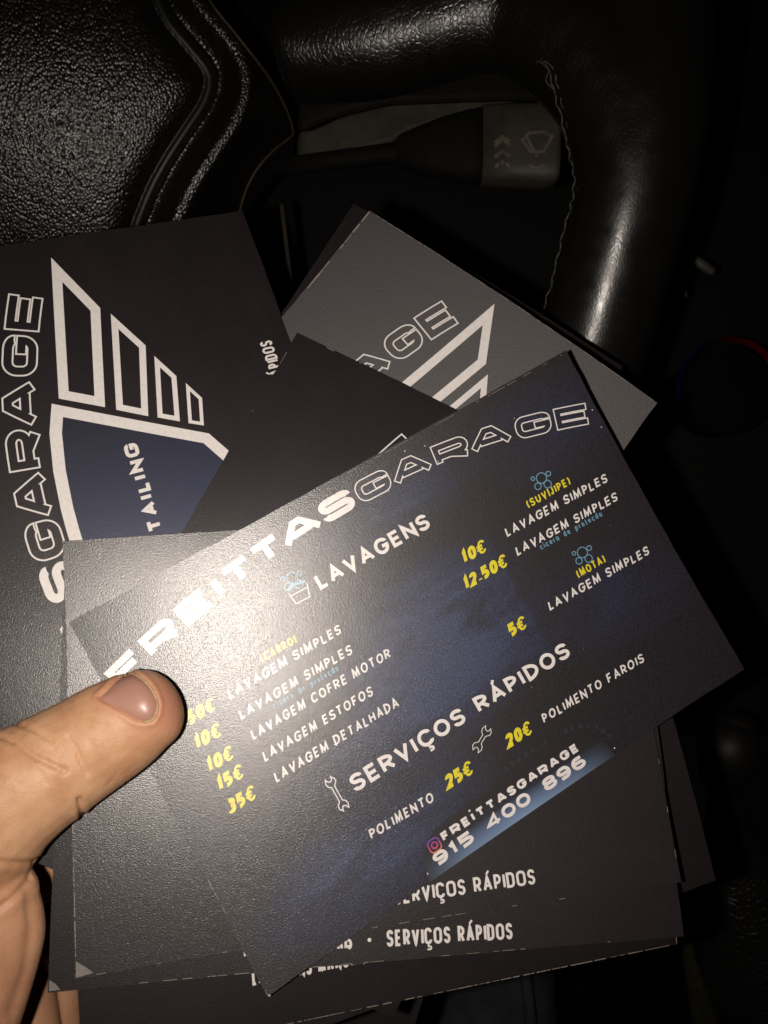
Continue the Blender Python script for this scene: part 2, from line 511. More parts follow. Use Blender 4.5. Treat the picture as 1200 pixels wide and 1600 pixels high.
# one more flyer turned the other way at the bottom of the fan (only a corner of it shows)
a_ = math.radians(-19)
X4 = np.array([math.cos(a_), -math.sin(a_), 0.05]); X4 /= np.linalg.norm(X4)
Y4 = np.array([-math.sin(a_), -math.cos(a_), 0.12]); Y4 -= X4 * (X4 @ Y4); Y4 /= np.linalg.norm(Y4)
R4 = np.stack([X4, Y4, np.cross(X4, Y4)], 1)
t4 = P(655, 1580, 241) - R4 @ np.array([CH / 2, 12.0, 0])
R4 = np.stack([R4[:, 1], -R4[:, 0], R4[:, 2]], 1)     # stands upright
POSE['R4'] = (R4.tolist(), t4.tolist(), 1.0, [0, 0, 0])


def bend(b, x, y): return b[0] * (x / 74.5) ** 2 + b[1] * (y / 50.5) ** 2 + b[2] * x * y / 74.5 / 50.5


def flyer(key, mat, label, group='black printed flyers fanned out in the hand'):
    R, t, s, b = POSE[key]
    nx, ny = 36, 24
    top = []
    xs = np.linspace(-CW / 2, CW / 2, nx + 1) * s; ys = np.linspace(-CH / 2, CH / 2, ny + 1) * s
    rng = np.random.RandomState(sum(map(ord, key)))
    for j, y in enumerate(ys):
        for i, x in enumerate(xs):
            jx = jy = 0
            if i in (0, nx): jx = rng.uniform(-.10, .10)
            if j in (0, ny): jy = rng.uniform(-.10, .10)
            top.append((x + jx, y + jy, bend(b, x, y)))
    top = np.array(top); bot = top - np.array([0, 0, TH])
    V = np.concatenate([top, bot]) / 1000; n1 = len(top)
    F = []; fm = []
    idx = lambda i, j: j * (nx + 1) + i
    for j in range(ny):
        for i in range(nx):
            q = [idx(i, j), idx(i + 1, j), idx(i + 1, j + 1), idx(i, j + 1)]
            F.append(q); fm.append(0)
            F.append([n1 + k for k in q[::-1]]); fm.append(0)
    ring = [idx(i, 0) for i in range(nx)] + [idx(nx, j) for j in range(ny)] + [idx(i, ny) for i in range(nx, 0, -1)] + [idx(0, j) for j in range(ny, 0, -1)]
    base = len(V)
    V = np.concatenate([V, V[ring], V[[n1 + k for k in ring]]]); nr = len(ring)
    for k in range(nr):
        c = (k + 1) % nr
        F.append([base + k, base + nr + k, base + nr + c, base + c]); fm.append(1)
    o = bpy.data.objects.new('flyer', mesh_from('flyer', V, F, [mat, EDGE], False, fm))
    sm = np.array([f == 0 for f in fm]); o.data.polygons.foreach_set('use_smooth', sm)
    COL.objects.link(o)
    M = Matrix([[R[r][0], R[r][1], R[r][2], t[r] / 1000] for r in range(3)] + [[0, 0, 0, 1]])
    o.matrix_world = MW @ M
    o['label'] = label; o['category'] = 'flyer'; o['group'] = group
    return o


def printed(card, key, name, vf, mat, lift=0.03, tf=None):
    R, t, s, b = POSE[key]
    V, F = vf
    if not F: return None
    out = []
    for v in V:
        x, y = float(v[0]), float(v[1])
        if tf: x, y = tf(x, y)
        if key == 'F': x, y = x * 1.003 + .28, y - .42
        x *= s; y *= s
        out.append((x / 1000, y / 1000, (bend(b, x, y) + lift) / 1000))
    F2 = []
    for f in F:
        a, c, d = [np.array(out[i][:2]) for i in f[:3]]
        cr = (c - a)[0] * (d - a)[1] - (c - a)[1] * (d - a)[0]
        F2.append(f if cr > 0 else f[::-1])
    o = bpy.data.objects.new(name, mesh_from(name, out, F2, mat, False))
    COL.objects.link(o); o.parent = card
    return o


def clip_card(vf, m=0.4):
    V, F = vf
    ok = [abs(v[0]) < CW / 2 - m and abs(v[1]) < CH / 2 - m for v in V]
    F = [f for f in F if all(ok[i] for i in f)]
    return V, F


# --- front flyer: the price list
fl_front = flyer('F', FRONT, 'topmost navy black price list flyer held down by the thumb')


def arch(x0, left=0.0020, right=0.0026, top=41.35, mid=4.0):
    def base(x):
        k = left if x < mid else right
        return top - k * (x - mid) ** 2, -2 * k * (x - mid)

    def fn(v):
        y, sl = base(v[0] if False else v[0])
        n = np.array([-sl, 1.0]) / math.hypot(sl, 1)
        return np.array([v[0], y]) + n * v[1]
    return fn


def title(letters, h, t, solid, wd, fn):
    V = []; F = []
    for ch, a, b_ in letters:
        vs, tr = union(glyph(ch, a, 0, b_ - a, h, t, t * .95))
        if not solid: vs, tr = outline(vs, tr, wd)
        vs = [fn(v) for v in vs]
        o = len(V); V += vs; F += [[i + o for i in f] for f in tr]
    return V, F


GL['A_w'] = GL['A']
sv = GL['A']; GL['A'] = (1.0, [[(0, 0), (.40, 1), (.60, 1), (1, 0)], [(.2, .3), (.8, .3)]])
svR = GL['R']; GL['R'] = (1.0, [[(0, 0), (0, 1), r_(1, 1), r_(1, .36), (0, .36)], [(.45, .36), (1, 0)]])
fnF = arch(0)
printed(fl_front, 'F', 'title_lettering', title(
    [('F', -71.5, -62.8), ('R', -61.2, -52.2), ('E', -50.4, -41.6), ('I', -39.6, -37.9), ('T', -36.4, -28.2), ('T', -27.6, -19.2), ('A', -19.2, -7.6), ('S', -6.9, 2.6)], 5.9, 1.75, True, 0, fnF), WHITE)
printed(fl_front, 'F', 'title_outline_lettering', title(
    [('G', 4.0, 13.6), ('A', 14.3, 25.6), ('R', 26.9, 36.6), ('A', 37.0, 48.6), ('G', 50.2, 59.8), ('E', 61.2, 70.6)], 5.8, 1.7, False, 0.30, fnF), WHITE)
FG = (text('FREİTTASGARAGE', -20.8, 22.0, -44.1, 2.25, .66, R=.8, gap=.28), text('915 400 896', -25.4, 21.9, -48.25, 3.2, .86, R=1.3, gap=.14, space=.62))
GL['A'] = sv; GL['R'] = svR

HT = .44
hand = dict(R=1.0, gap=.30, space=.42, shear=.20, jit=.028)
svc = (
    text('LAVAGEM SIMPLES', 34.1, 66.7, 14.3, 2.45, HT, y1=13.5, **hand),
    text('LAVAGEM SIMPLES', 34.1, 66.7, 8.5, 2.45, HT, y1=7.7, **hand),
    text('LAVAGEM SIMPLES', 34.4, 67.0, -8.8, 2.45, HT, y1=-9.6, **hand),
    text('LAVAGEM SIMPLES', -49.9, -17.4, 14.4, 2.45, HT, **hand),
    text('LAVAGEM SIMPLES', -49.9, -17.4, 8.5, 2.45, HT, **hand),
    text('LAVAGEM COFRE MOTOR', -49.8, -9.2, 2.6, 2.45, HT, **hand),
    text('LAVAGEM ESTOFOS', -49.8, -18.1, -3.5, 2.45, HT, **hand),
    text('LAVAGEM DETALHADA', -49.8, -13.7, -9.4, 2.45, HT, **hand),
    text('POLIMENTO FAROIS', 17.3, 50.3, -33.3, 2.45, HT, y1=-33.8, **hand),
    text('POLIMENTO', -36.3, -17.9, -33.7, 2.45, HT, y1=-34.5, **hand))
for t_ in svc: printed(fl_front, 'F', 'service_line', t_, WHITE)
hd = (text('LAVAGENS', -16.7, 17.3, 26.9, 4.3, .92, R=9, gap=.20), text('SERVIÇOS RÁPIDOS', -34.0, 33.3, -22.0, 4.3, .92, R=9, gap=.22, space=.5))
for t_ in hd: printed(fl_front, 'F', 'heading', t_, WHITE)
pk = dict(R=.9, gap=.13, shear=.26, jit=.0)
prices = (
    text('10€', 20.0, 27.2, 13.8, 3.45, .98, **pk), text('12.50€', 16.9, 30.3, 7.5, 3.45, .98, **pk), text('5€', 21.2, 26.4, -9.4, 3.45, .98, **pk),
    text('7.50€', -65.0, -54.2, 13.8, 3.45, .98, **pk), text('10€', -62.7, -55.9, 7.6, 3.45, .98, **pk), text('10€', -62.7, -55.9, 1.2, 3.45, .98, **pk),
    text('15€', -62.7, -55.9, -4.0, 3.45, .98, **pk), text('35€', -63.1, -55.7, -10.0, 3.45, .98, **pk),
    text('20€', 5.6, 13.3, -33.7, 3.45, .98, **pk), text('25€', -13.5, -5.6, -34.0, 3.45, .98, **pk),
    text('(SUV|JIPE)', 43.2, 57.2, 18.1, 2.2, .42, R=.8, gap=.30, shear=.1), text('(MOTA)', 45.8, 55.0, -5.3, 2.2, .42, R=.8, gap=.30, shear=.1),
    text('(CARRO)', -38.6, -28.4, 18.1, 2.2, .42, R=.8, gap=.30, shear=.1))
for t_ in prices[:10]: printed(fl_front, 'F', 'price', t_, YELLOW)
for t_ in prices[10:]: printed(fl_front, 'F', 'vehicle_type', t_, YELLOW)


def bubbles(cx, cy):
    return [circ(cx, cy, 1.45), circ(cx + .7, cy - 2.3, 1.05), circ(cx - 2.0, cy - 1.5, .9), circ(cx + 2.3, cy + .1, .65), circ(cx - 2.2, cy + 1.0, .5)]


for b_ in ((50.6, 23.6), (50.4, .3), (-21.6, 33.4)): printed(fl_front, 'F', 'bubble_icon', strokes(bubbles(*b_), .26), CYAN)
for t_ in (text('cicera de protecdo', 40.7, 60.6, 6.6, 1.75, .28, R=.6, gap=.26, y1=6.1, jit=.01), text('cicera de protecdo', -41.5, -22.6, 6.5, 1.75, .28, R=.6, gap=.26, jit=.01)):
    printed(fl_front, 'F', 'small_note', t_, CYAN)


def wrench(cx, cy, ang, L):
    # open ended spanner drawn as an outline
    c, s = math.cos(ang), math.sin(ang)
    half = []
    r = 1.25
    body = []
    for sgn in (1, -1):
        hx = sgn * L / 2
        pts = [(-sgn * 0, 0)]
        arc = []
        for k in range(11):
            th = math.radians(150 - 30 * k * 0.84)
        # head: circle with a square mouth pointing outwards
        for k in range(9):
            th = math.radians(205 - k * 19.5) if True else 0
            arc.append((hx + sgn * r * -math.cos(th) * -1, r * math.sin(th)))
        body.append(arc)
    out = []
    A = [(L / 2 - r * .9, .42), (L / 2 - r * .5, r * .85), (L / 2 + .2, r * 1.05), (L / 2 + r, r * .75), (L / 2 + .45, r * .42), (L / 2 + .25, -.1), (L / 2 + .6, -r * .4), (L / 2 + r * 1.05, -r * .5), (L / 2 + .5, -r * 1.02), (L / 2 - .3, -r), (L / 2 - r * .9, -.42)]
    B = [(-x, -y) for x, y in A]
    full = A[::1] + B
    return [(cx + x * c - y * s, cy + x * s + y * c) for x, y in full] + ['c']


for w_, t_ in (((-38.2, -19.7, math.radians(90), 6.2), .26), ((.8, -27.9, math.radians(27), 4.4), .18)):
    printed(fl_front, 'F', 'spanner_icon', strokes([wrench(*w_)], t_), WHITE)
bucket = printed(fl_front, 'F', 'bucket_icon', strokes([[(-24.3, 30.4), (-23.9, 27.0), (-20.0, 26.8), (-18.9, 30.4)], [(-24.0, 29.4), (-19.4, 29.3)]], .24), WHITE)
printed(bucket, 'F', 'bucket_foam', strokes([[(-24.2, 31.0), (-22.4, 31.7), (-20.6, 31.3), (-19.0, 30.9)]], .75), CYAN)
# phone number badge on the bottom edge: a dark dome over a blue strip
dome = [(-28.6, -50.2)]
for x, y in [(-28.4, -46.5), (-26.4, -43.0), (-21.5, -40.2), (-12, -39.6), (4, -39.5), (16, -39.4), (23.5, -40.4), (27.6, -43.5), (29.4, -46.8), (29.7, -50.2)]: dome.append((x, y))
grid = [(x, y) for x in np.arange(-27, 29, 3.5) for y in np.arange(-49.5, -41, 2.2)]
BADGE = m_grad('badge_gradient', 1, [(0.0, (0.25, 0.37, 0.56)), (0.30, (0.14, 0.215, 0.38)), (0.62, (0.020, 0.022, 0.034)), (1.0, (0.0140, 0.0110, 0.0130))], -50.3, -40.5)
# fade sideways as well
ntb = BADGE.node_tree
rampn = [n for n in ntb.nodes if n.type == 'VALTORGB'][0]
dif = [n for n in ntb.nodes if n.type == 'BSDF_DIFFUSE'][0]
sxn = [n for n in ntb.nodes if n.type == 'SEPXYZ'][0]
mrx = N(ntb, 'ShaderNodeMapRange'); ntb.links.new(sxn.outputs[0], mrx.inputs[0]); mrx.inputs[1].default_value = -.0286; mrx.inputs[2].default_value = .0297
fade = ramp(ntb, mrx.outputs[0], [(0.0, (.05, .05, .05)), (0.22, (.75, .75, .75)), (0.5, (1, 1, 1)), (0.78, (.7, .7, .7)), (1.0, (.03, .03, .03))])
mxb = N(ntb, 'ShaderNodeMix', data_type='RGBA'); ntb.links.new(fade, mxb.inputs[0]); mxb.inputs[6].default_value = (.0150, .0120, .0125, 1)
ntb.links.new(rampn.outputs[0], mxb.inputs[7]); ntb.links.new(mxb.outputs[2], dif.inputs[0])
printed(fl_front, 'F', 'phone_badge', union([resample([np.array(p, float) for p in dome], True, 2.0)], grid), BADGE, lift=.018)
printed(fl_front, 'F', 'handle_line', FG[0], WHITE)
printed(fl_front, 'F', 'phone_number', FG[1], WHITE)
IG = m_grad('pink_orange_ink', 1, [(0.0, (0.80, 0.34, 0.05)), (0.5, (0.62, 0.07, 0.20)), (1.0, (0.24, 0.05, 0.45))], -45.1, -41.6)
printed(fl_front, 'F', 'social_icon', strokes([[r_(-24.9, -45.0), r_(-24.9, -41.9), r_(-21.8, -41.9), r_(-21.8, -45.0), 'c'], circ(-23.35, -43.45, .75, 14)], .36, R=.9), IG, lift=.035)
ringV, ringF = [], []
ringtxt = 'CHE  IC I V  O  R A   M A I S   F   I C O R M A   C  I  M E R C A D O'
for k, ch in enumerate(ringtxt):
    if ch == ' ': continue
    u = k / (len(ringtxt) - 1)
    pth = [(-30.4, -49), (-30.3, -45), (-28.2, -41.6), (-24, -39.0), (-12, -38.2), (4, -38.1), (17, -38.0), (24.4, -38.9), (28.8, -41.6), (30.6, -45.5)]
    seg = np.array(pth); dl = np.r_[0, np.cumsum(np.linalg.norm(np.diff(seg, axis=0), axis=1))]; q = u * dl[-1]
    i = min(np.searchsorted(dl, q, side='right') - 1, len(pth) - 2); fr = (q - dl[i]) / (dl[i + 1] - dl[i])
    p0 = seg[i] + (seg[i + 1] - seg[i]) * fr; d = (seg[i + 1] - seg[i]) / (dl[i + 1] - dl[i]); n_ = np.array([-d[1], d[0]])
    vs, tr = union(glyph(ch, -.5, 0, .95, 1.15, .2, .4))
    vs = [p0 + d * v[0] + n_ * v[1] for v in vs]
    o = len(ringV); ringV += vs; ringF += [[i_ + o for i_ in f] for f in tr]
printed(fl_front, 'F', 'ring_lettering', (ringV, ringF), DIM)
sp = []
for x, y, r in [(26.5, 46.8, .16), (21.0, 48.2, .18), (11.8, 41.0, .12), (72.6, 33.0, .18), (72.5, 27.6, .16), (27.6, 41.4, .14), (-28.3, -48.2, .2), (30.6, -48.6, .22), (-74.0, -50.0, .2), (52.0, 41.6, .12), (-8.6, 43.5, .12)]:
    sp.append([(x + r * math.cos(a), y + r * math.sin(a)) for a in np.linspace(0, 2 * math.pi, 7)[:-1]])
for _ in range(6):
    x = random.uniform(-72, 73); y = random.uniform(-49, 49); r = random.uniform(.04, .09)
    sp.append([(x + r * math.cos(a), y + r * math.sin(a)) for a in np.linspace(0, 2 * math.pi, 6)[:-1]])
printed(fl_front, 'F', 'print_speck', union(sp), WHITE, lift=.04)

# --- back side design, in flyer millimetres as the third-rank flyer shows it
FT = dict(R=.75, gap=.22, space=.5)


def footer(card, key, y=-45.9, x0=-35.3, x1=31.2, h=3.6, dx=0, dy=0, slope=0):
    a = text('LAVAGENS MANUAIS', x0 + dx, -8.0 + dx, y + dy, h, .62, **FT)
    b = text('SERVIÇOS RÁPIDOS', .2 + dx, x1 + dx, y + dy, h, .62, **FT)
    r = .45
    d = union([[(-3.9 + dx + r * math.cos(t), y + dy + h * .48 + r * math.sin(t)) for t in np.linspace(0, 2 * math.pi, 11)[:-1]]])
    for V, F in (a, d, b):
        V = [np.array([v[0], v[1] + slope * v[0]]) for v in V]
        printed(card, key, 'footer_lettering', clip_card((V, F), .2), WHITE)


def emblem(card, key, tf, lw=1.0):
    """winged shield with the arched name over it; coordinates as on the left flyer, tf maps to the flyer"""
    sv = GL['A'], GL['R']
    GL['A'] = (1.0, [[(0, 0), (.40, 1), (.60, 1), (1, 0)], [(.2, .3), (.8, .3)]])
    GL['R'] = (1.0, [[(0, 0), (0, 1), r_(1, 1), r_(1, .36), (0, .36)], [(.45, .36), (1, 0)]])

    def fn(v):      # baseline arch on the back side
        m = -6.0
        k = .0031 if v[0] > m else .0026
        y = 24.4 - k * (v[0] - m) ** 2; sl = -2 * k * (v[0] - m)
        n = np.array([-sl, 1.0]) / math.hypot(sl, 1)
        return np.array([v[0], y]) + n * v[1]
    g = title([('G', -15.5, -5.5), ('A', -4.6, 7.4), ('R', 8.6, 19.2), ('A', 20.2, 32.4), ('G', 34.0, 45.0), ('E', 46.6, 57.4)], 8.6, 2.5, False, .44, fn)
    f = title([('S', -26.6, -17.0), ('A', -40.5, -28.2), ('T', -50.0, -41.3), ('T', -59.0, -50.6), ('I', -62.4, -60.2), ('E', -73, -64.5)], 8.6, 2.15, True, 0, fn)
    printed(card, key, 'title_outline_lettering', clip_card(g), WHITE, tf=tf)
    printed(card, key, 'title_lettering', clip_card(f), WHITE, tf=tf)
    GL['A'], GL['R'] = sv
    wings = [([(68.0, 7.1), (50.2, -1.6), (20.8, 4.9), (26.2, 15.7)], 2.6), ([(47.8, -3.9), (36.1, -10.4), (15.3, -5.3), (19.3, 2.3)], 1.8),
             ([(32.4, -11.8), (25.0, -15.9), (11.6, -13.0), (14.3, -7.6)], 1.35), ([(22.3, -17.8), (16.8, -20.8), (8.7, -18.9), (10.5, -15.1)], .95)]
    vf = []
    for pts, wd in wings:
        for mir in (False, True):
            q = [np.array(p) for p in pts]
            if mir: q = [np.array([-14.0 - (p[0] + 14.0) * .72, p[1]]) for p in q]
            c = sum(q) / 4
            ins = []
            for i in range(4):      # inset by half the line so the outside edge stays put
                a, b, d = q[i - 1], q[i], q[(i + 1) % 4]
                d1 = (b - a) / np.linalg.norm(b - a); d2 = (d - b) / np.linalg.norm(d - b)
                n1 = np.array([-d1[1], d1[0]]); n2 = np.array([-d2[1], d2[0]])
                if n1 @ (c - b) < 0: n1 = -n1
                if n2 @ (c - b) < 0: n2 = -n2
                m = n1 + n2; m /= np.linalg.norm(m)
                ins.append(tuple(b + m * wd / 2 / max(.35, m @ n1)))
            # mitre fully at the sharp tips
            vf.append((ins, wd))
    polys = []
    outV = []; outF = []
    for ins, wd in vf:
        # ring between outer and inner quads
        q = [np.array(p) for p in ins]; c = sum(q) / 4
        def off(sgn):
            r = []
            for i in range(4):
                a, b, d = q[i - 1], q[i], q[(i + 1) % 4]
                d1 = (b - a) / np.linalg.norm(b - a); d2 = (d - b) / np.linalg.norm(d - b)
                n1 = np.array([-d1[1], d1[0]]); n2 = np.array([-d2[1], d2[0]])
                if n1 @ (b - c) < 0: n1 = -n1
                if n2 @ (b - c) < 0: n2 = -n2
                m = n1 + n2; m /= np.linalg.norm(m)
                r.append(b + m * sgn * wd / 2 / max(.2, m @ n1))
            return r
        A, B = off(1), off(-1)
        ring = []
        for i in range(4):
            j = (i + 1) % 4
            kk = max(1, int(np.linalg.norm(A[j] - A[i]) / 3))
            for s in range(kk):
                f0, f1 = s / kk, (s + 1) / kk
                ring.append([A[i] + (A[j] - A[i]) * f0, A[i] + (A[j] - A[i]) * f1, B[i] + (B[j] - B[i]) * f1, B[i] + (B[j] - B[i]) * f0])
        printed(card, key, 'wing_bar', clip_card(union(ring)), WHITE, tf=tf)
    # shield: arched top, straight sides running to a point
    m = -10.0
    top = [(23.0, 16.9), (16.8, 18.9), (6.4, 20.6), (-4.1, 21.4), (m, 21.5)]
    side = [(23.0, 16.9), (4.9, -18.4), (-1.8, -22.3), (m, -30)]
    mir = lambda p: (2 * m - p[0], p[1])
    loop = top[:-1] + [top[-1]] + [mir(p) for p in top[-2::-1]] + [mir(p) for p in side[1:-1]] + [side[-1]] + side[-2:0:-1]
    inner = union([resample([np.array(p, float) for p in loop], True, 2.0)], [(x, y) for x in np.arange(-44, 24, 2.5) for y in np.arange(-29, 21, 2.5) if inside(np.array([[x, y]]), [(m + (p_[0] - m) * .97, p_[1] + .2) for p_ in loop])[0]])
    SH = m_grad('shield_gradient', 0, [(0.0, (0.024, 0.034, 0.088)), (0.45, (0.020, 0.024, 0.055)), (1.0, (0.0155, 0.0125, 0.017))], -16, 34)
    printed(card, key, 'shield_panel', inner, SH, lift=.015, tf=tf)
    polys = ribbon(loop, True, 3.1)
    printed(card, key, 'shield_outline', union(polys), WHITE, lift=.05, tf=tf)
    printed(card, key, 'shield_lettering', text('DETAILING', -25.2, 8.9, -.3, 3.7, 1.0, R=.9, gap=.24), WHITE, tf=tf)


fl_T1 = flyer('T1', CARD, 'black flyer right under the price list, rapid services line just below the blue badge')
footer(fl_T1, 'T1', y=-46.1, x0=-35.0, x1=36.6, dx=0.0)
fl_A = flyer('A', CARD, 'black flyer showing a dot and the lower of the two full rapid services lines')
footer(fl_A, 'A', y=-47.4, x0=-33, x1=30.6, dx=1.2, slope=-.02)
fl_T3 = flyer('T3', CARD, 'black flyer whose white cut bottom edge crosses above the jeans, its footer line half covered')
footer(fl_T3, 'T3', y=-40.3, x0=-35.6, x1=32)
fl_R1 = flyer('R1', CARD, 'plain black flyer whose bare corner pokes out furthest right below the price list')
fl_R4 = flyer('R4', CARD, 'plain black flyer with only a sliver showing at the bottom edge of the photo')
fl_M = flyer('M', CARD, 'dark blank looking flyer in the middle, tucked behind the top edge of the price list')
emblem(fl_M, 'M', lambda x, y: (.89 * x + 9.0, .96 * y - 7.0))
fl_M2 = flyer('M2', CARD, 'flyer showing only a thin dark rim around the blank middle flyer')
fl_S = flyer('S', GLARE_CARD, 'greyish glaring flyer at upper right, its outlined letters and wing bars before the wheel rim')
emblem(fl_S, 'S', lambda x, y: (.89 * x + 10.4, .96 * y - 3.2))
footer(fl_S, 'S', y=-47.0)
fl_S2 = flyer('S2', CARD, 'flyer hidden behind the greyish upper right flyer except for its dark top corner')
fl_L = flyer('L', CARD, 'dark flyer turned upright at the left with winged shield and tall outlined letters')
emblem(fl_L, 'L', lambda x, y: (.985 * x + 1.2, .985 * y - .5))
footer(fl_L, 'L', y=-45.1, x1=30.2)

# worn white corners
for card, key, q in [(fl_T1, 'T1', [(-74.3, -50.3), (-70.6, -49.9), (-72.0, -48.6), (-74.3, -46.8)]), (fl_A, 'A', [(-74.3, -50.3), (-71.9, -50.2), (-73.0, -48.9), (-74.3, -48.0)])]:
    printed(card, key, 'worn_corner', union([q]), ink('bare_paper', (0.24, 0.22, 0.21)), lift=.03)
def worn(card, key, x0, y0, x1, y1, dens, wmax):
    polys = []; L_ = math.hypot(x1 - x0, y1 - y0); q = 0.0
    while q < L_:
        l = random.uniform(.5, 3.2)
        if random.random() < dens:
            a, b = q / L_, min(1, (q + l) / L_)
            polys += ribbon([(x0 + (x1 - x0) * a, y0 + (y1 - y0) * a), (x0 + (x1 - x0) * b, y0 + (y1 - y0) * b)], False, random.uniform(.07, wmax))
        q += l * random.uniform(.9, 1.6)
    printed(card, key, 'worn_edge', union(polys), WORN, lift=.03)


WORN = ink('bare_paper_edge', (0.34, 0.29, 0.24))
worn(fl_T3, 'T3', -74.2, -50.35, 74.2, -50.35, .85, .20)
worn(fl_T3, 'T3', 74.35, -50.2, 74.35, -42, .9, .16)
worn(fl_T1, 'T1', -74.3, -50, -74.3, 10, .75, .22)
worn(fl_T1, 'T1', 74.35, -48, 74.35, 10, .3, .14)
worn(fl_A, 'A', -60, -50.35, 60, -50.35, .35, .14)
worn(fl_T1, 'T1', -70, -50.35, 70, -50.35, .25, .12)
worn(fl_M2, 'M2', 74.35, 30, 74.35, 50, .35, .2)
worn(fl_M2, 'M2', 40, 50.3, 74, 50.3, .25, .16)
worn(fl_S, 'S', 74.35, -49, 74.35, 49, .6, .12)
worn(fl_front, 'F', -74.3, -50, -74.3, 30, .3, .12)
worn(fl_front, 'F', 0, 50.35, 74, 50.35, .4, .10)
# the crease along the short side of the upper right flyer
cr = []
x = 74.2
while x > 44:
    l = random.uniform(1.2, 4.0)
    if random.random() < .8: cr += ribbon([(x, 50.15 + random.uniform(-.06, .06)), (x - l, 50.15 + random.uniform(-.06, .06))], False, random.uniform(.12, .42))
    x -= l * random.uniform(.9, 1.25)
printed(fl_S, 'S', 'worn_edge', union(cr), WORN, lift=.03)
#@@PART2@@

# ------------------------------------------------------------------ soft bodies: lofted limbs fused into one skin
def spline(pts, k=10):
    pts = np.array(pts, float); out = []
    n = len(pts)
    for i in range(n - 1):
        p0 = pts[max(i - 1, 0)]; p1 = pts[i]; p2 = pts[i + 1]; p3 = pts[min(i + 2, n - 1)]
        for j in range(k):
            t = j / k
            out.append(.5 * ((2 * p1) + (-p0 + p2) * t + (2 * p0 - 5 * p1 + 4 * p2 - p3) * t * t + (-p0 + 3 * p1 - 3 * p2 + p3) * t ** 3))
    out.append(pts[-1])
    return np.array(out)


def limb(ctrl, k=10, seg=24, cap=(0.85, 0.85), depth=np.array([0., 0, 1])):
    """ctrl rows: x, y, z (mm), half width across the view, half thickness"""
    s = spline(ctrl, k)
    P3 = s[:, :3]; ra = s[:, 3]; rb = s[:, 4]
    T = np.gradient(P3, axis=0); T /= np.linalg.norm(T, axis=1)[:, None]
    rows = []
    def ring(c, t, a, b):
        n1 = np.cross(t, depth); n1 /= np.linalg.norm(n1); n2 = np.cross(n1, t)
        th = np.linspace(0, 2 * np.pi, seg, endpoint=False)
        return c + np.outer(np.cos(th) * a, n1) + np.outer(np.sin(th) * b, n2)
    for ph in np.linspace(np.pi / 2 * .96, 0.15, 7):
        rows.append(ring(P3[0] - T[0] * ra[0] * cap[0] * math.sin(ph), T[0], ra[0] * math.cos(ph), rb[0] * math.cos(ph)))
    for c, t, a, b in zip(P3, T, ra, rb): rows.append(ring(c, t, a, b))
    for ph in np.linspace(0.15, np.pi / 2 * .96, 7):
        rows.append(ring(P3[-1] + T[-1] * ra[-1] * cap[1] * math.sin(ph), T[-1], ra[-1] * math.cos(ph), rb[-1] * math.cos(ph)))
    V = np.concatenate(rows); F = []
    m = len(rows)
    for i in range(m - 1):
        for j in range(seg):
            a, b = i * seg + j, i * seg + (j + 1) % seg
            F.append([a, b, b + seg, a + seg])
    F.append(list(range(seg))[::-1]); F.append([(m - 1) * seg + j for j in range(seg)])
    return V, F


def fuse(parts, voxel, smooth=4, fac=.5):
    V = []; F = []
    for v, f in parts:
        o = len(V); V += list(v); F += [[i + o for i in q] for q in f]
    me = bpy.data.meshes.new('tmp'); me.from_pydata([tuple(x) for x in V], [], F)
    bm = bmesh.new(); bm.from_mesh(me); bmesh.ops.recalc_face_normals(bm, faces=bm.faces); bm.to_mesh(me); bm.free()
    o = bpy.data.objects.new('tmp', me); COL.objects.link(o)
    r = o.modifiers.new('r', 'REMESH'); r.mode = 'VOXEL'; r.voxel_size = voxel
    sm = o.modifiers.new('s', 'SMOOTH'); sm.iterations = smooth; sm.factor = fac
    dg = bpy.context.evaluated_depsgraph_get(); ev = o.evaluated_get(dg); em = ev.to_mesh()
    n = len(em.vertices); v = np.empty(n * 3); em.vertices.foreach_get('co', v)
    nr = np.empty(n * 3); em.vertices.foreach_get('normal', nr)
    f = [list(p.vertices) for p in em.polygons]
    ev.to_mesh_clear(); bpy.data.objects.remove(o); bpy.data.meshes.remove(me)
    return v.reshape(-1, 3), f, nr.reshape(-1, 3)


def L5(u, v, z, apx, b):
    p = P(u, v, z); return [p[0], p[1], p[2], apx * z / FPX, b]


def seg_dist(q, poly):
    """distance from points q (n,2) to a polyline, and the signed side"""
    best = np.full(len(q), 1e9); sd = np.zeros(len(q))
    poly = np.array(poly, float)
    for a, b in zip(poly[:-1], poly[1:]):
        d = b - a; t = np.clip(((q - a) @ d) / (d @ d), 0, 1)
        c = a + t[:, None] * d; r = q - c; l = np.hypot(r[:, 0], r[:, 1])
        m = l < best
        best[m] = l[m]; sd[m] = np.sign(d[0] * r[m, 1] - d[1] * r[m, 0])
    return best, sd


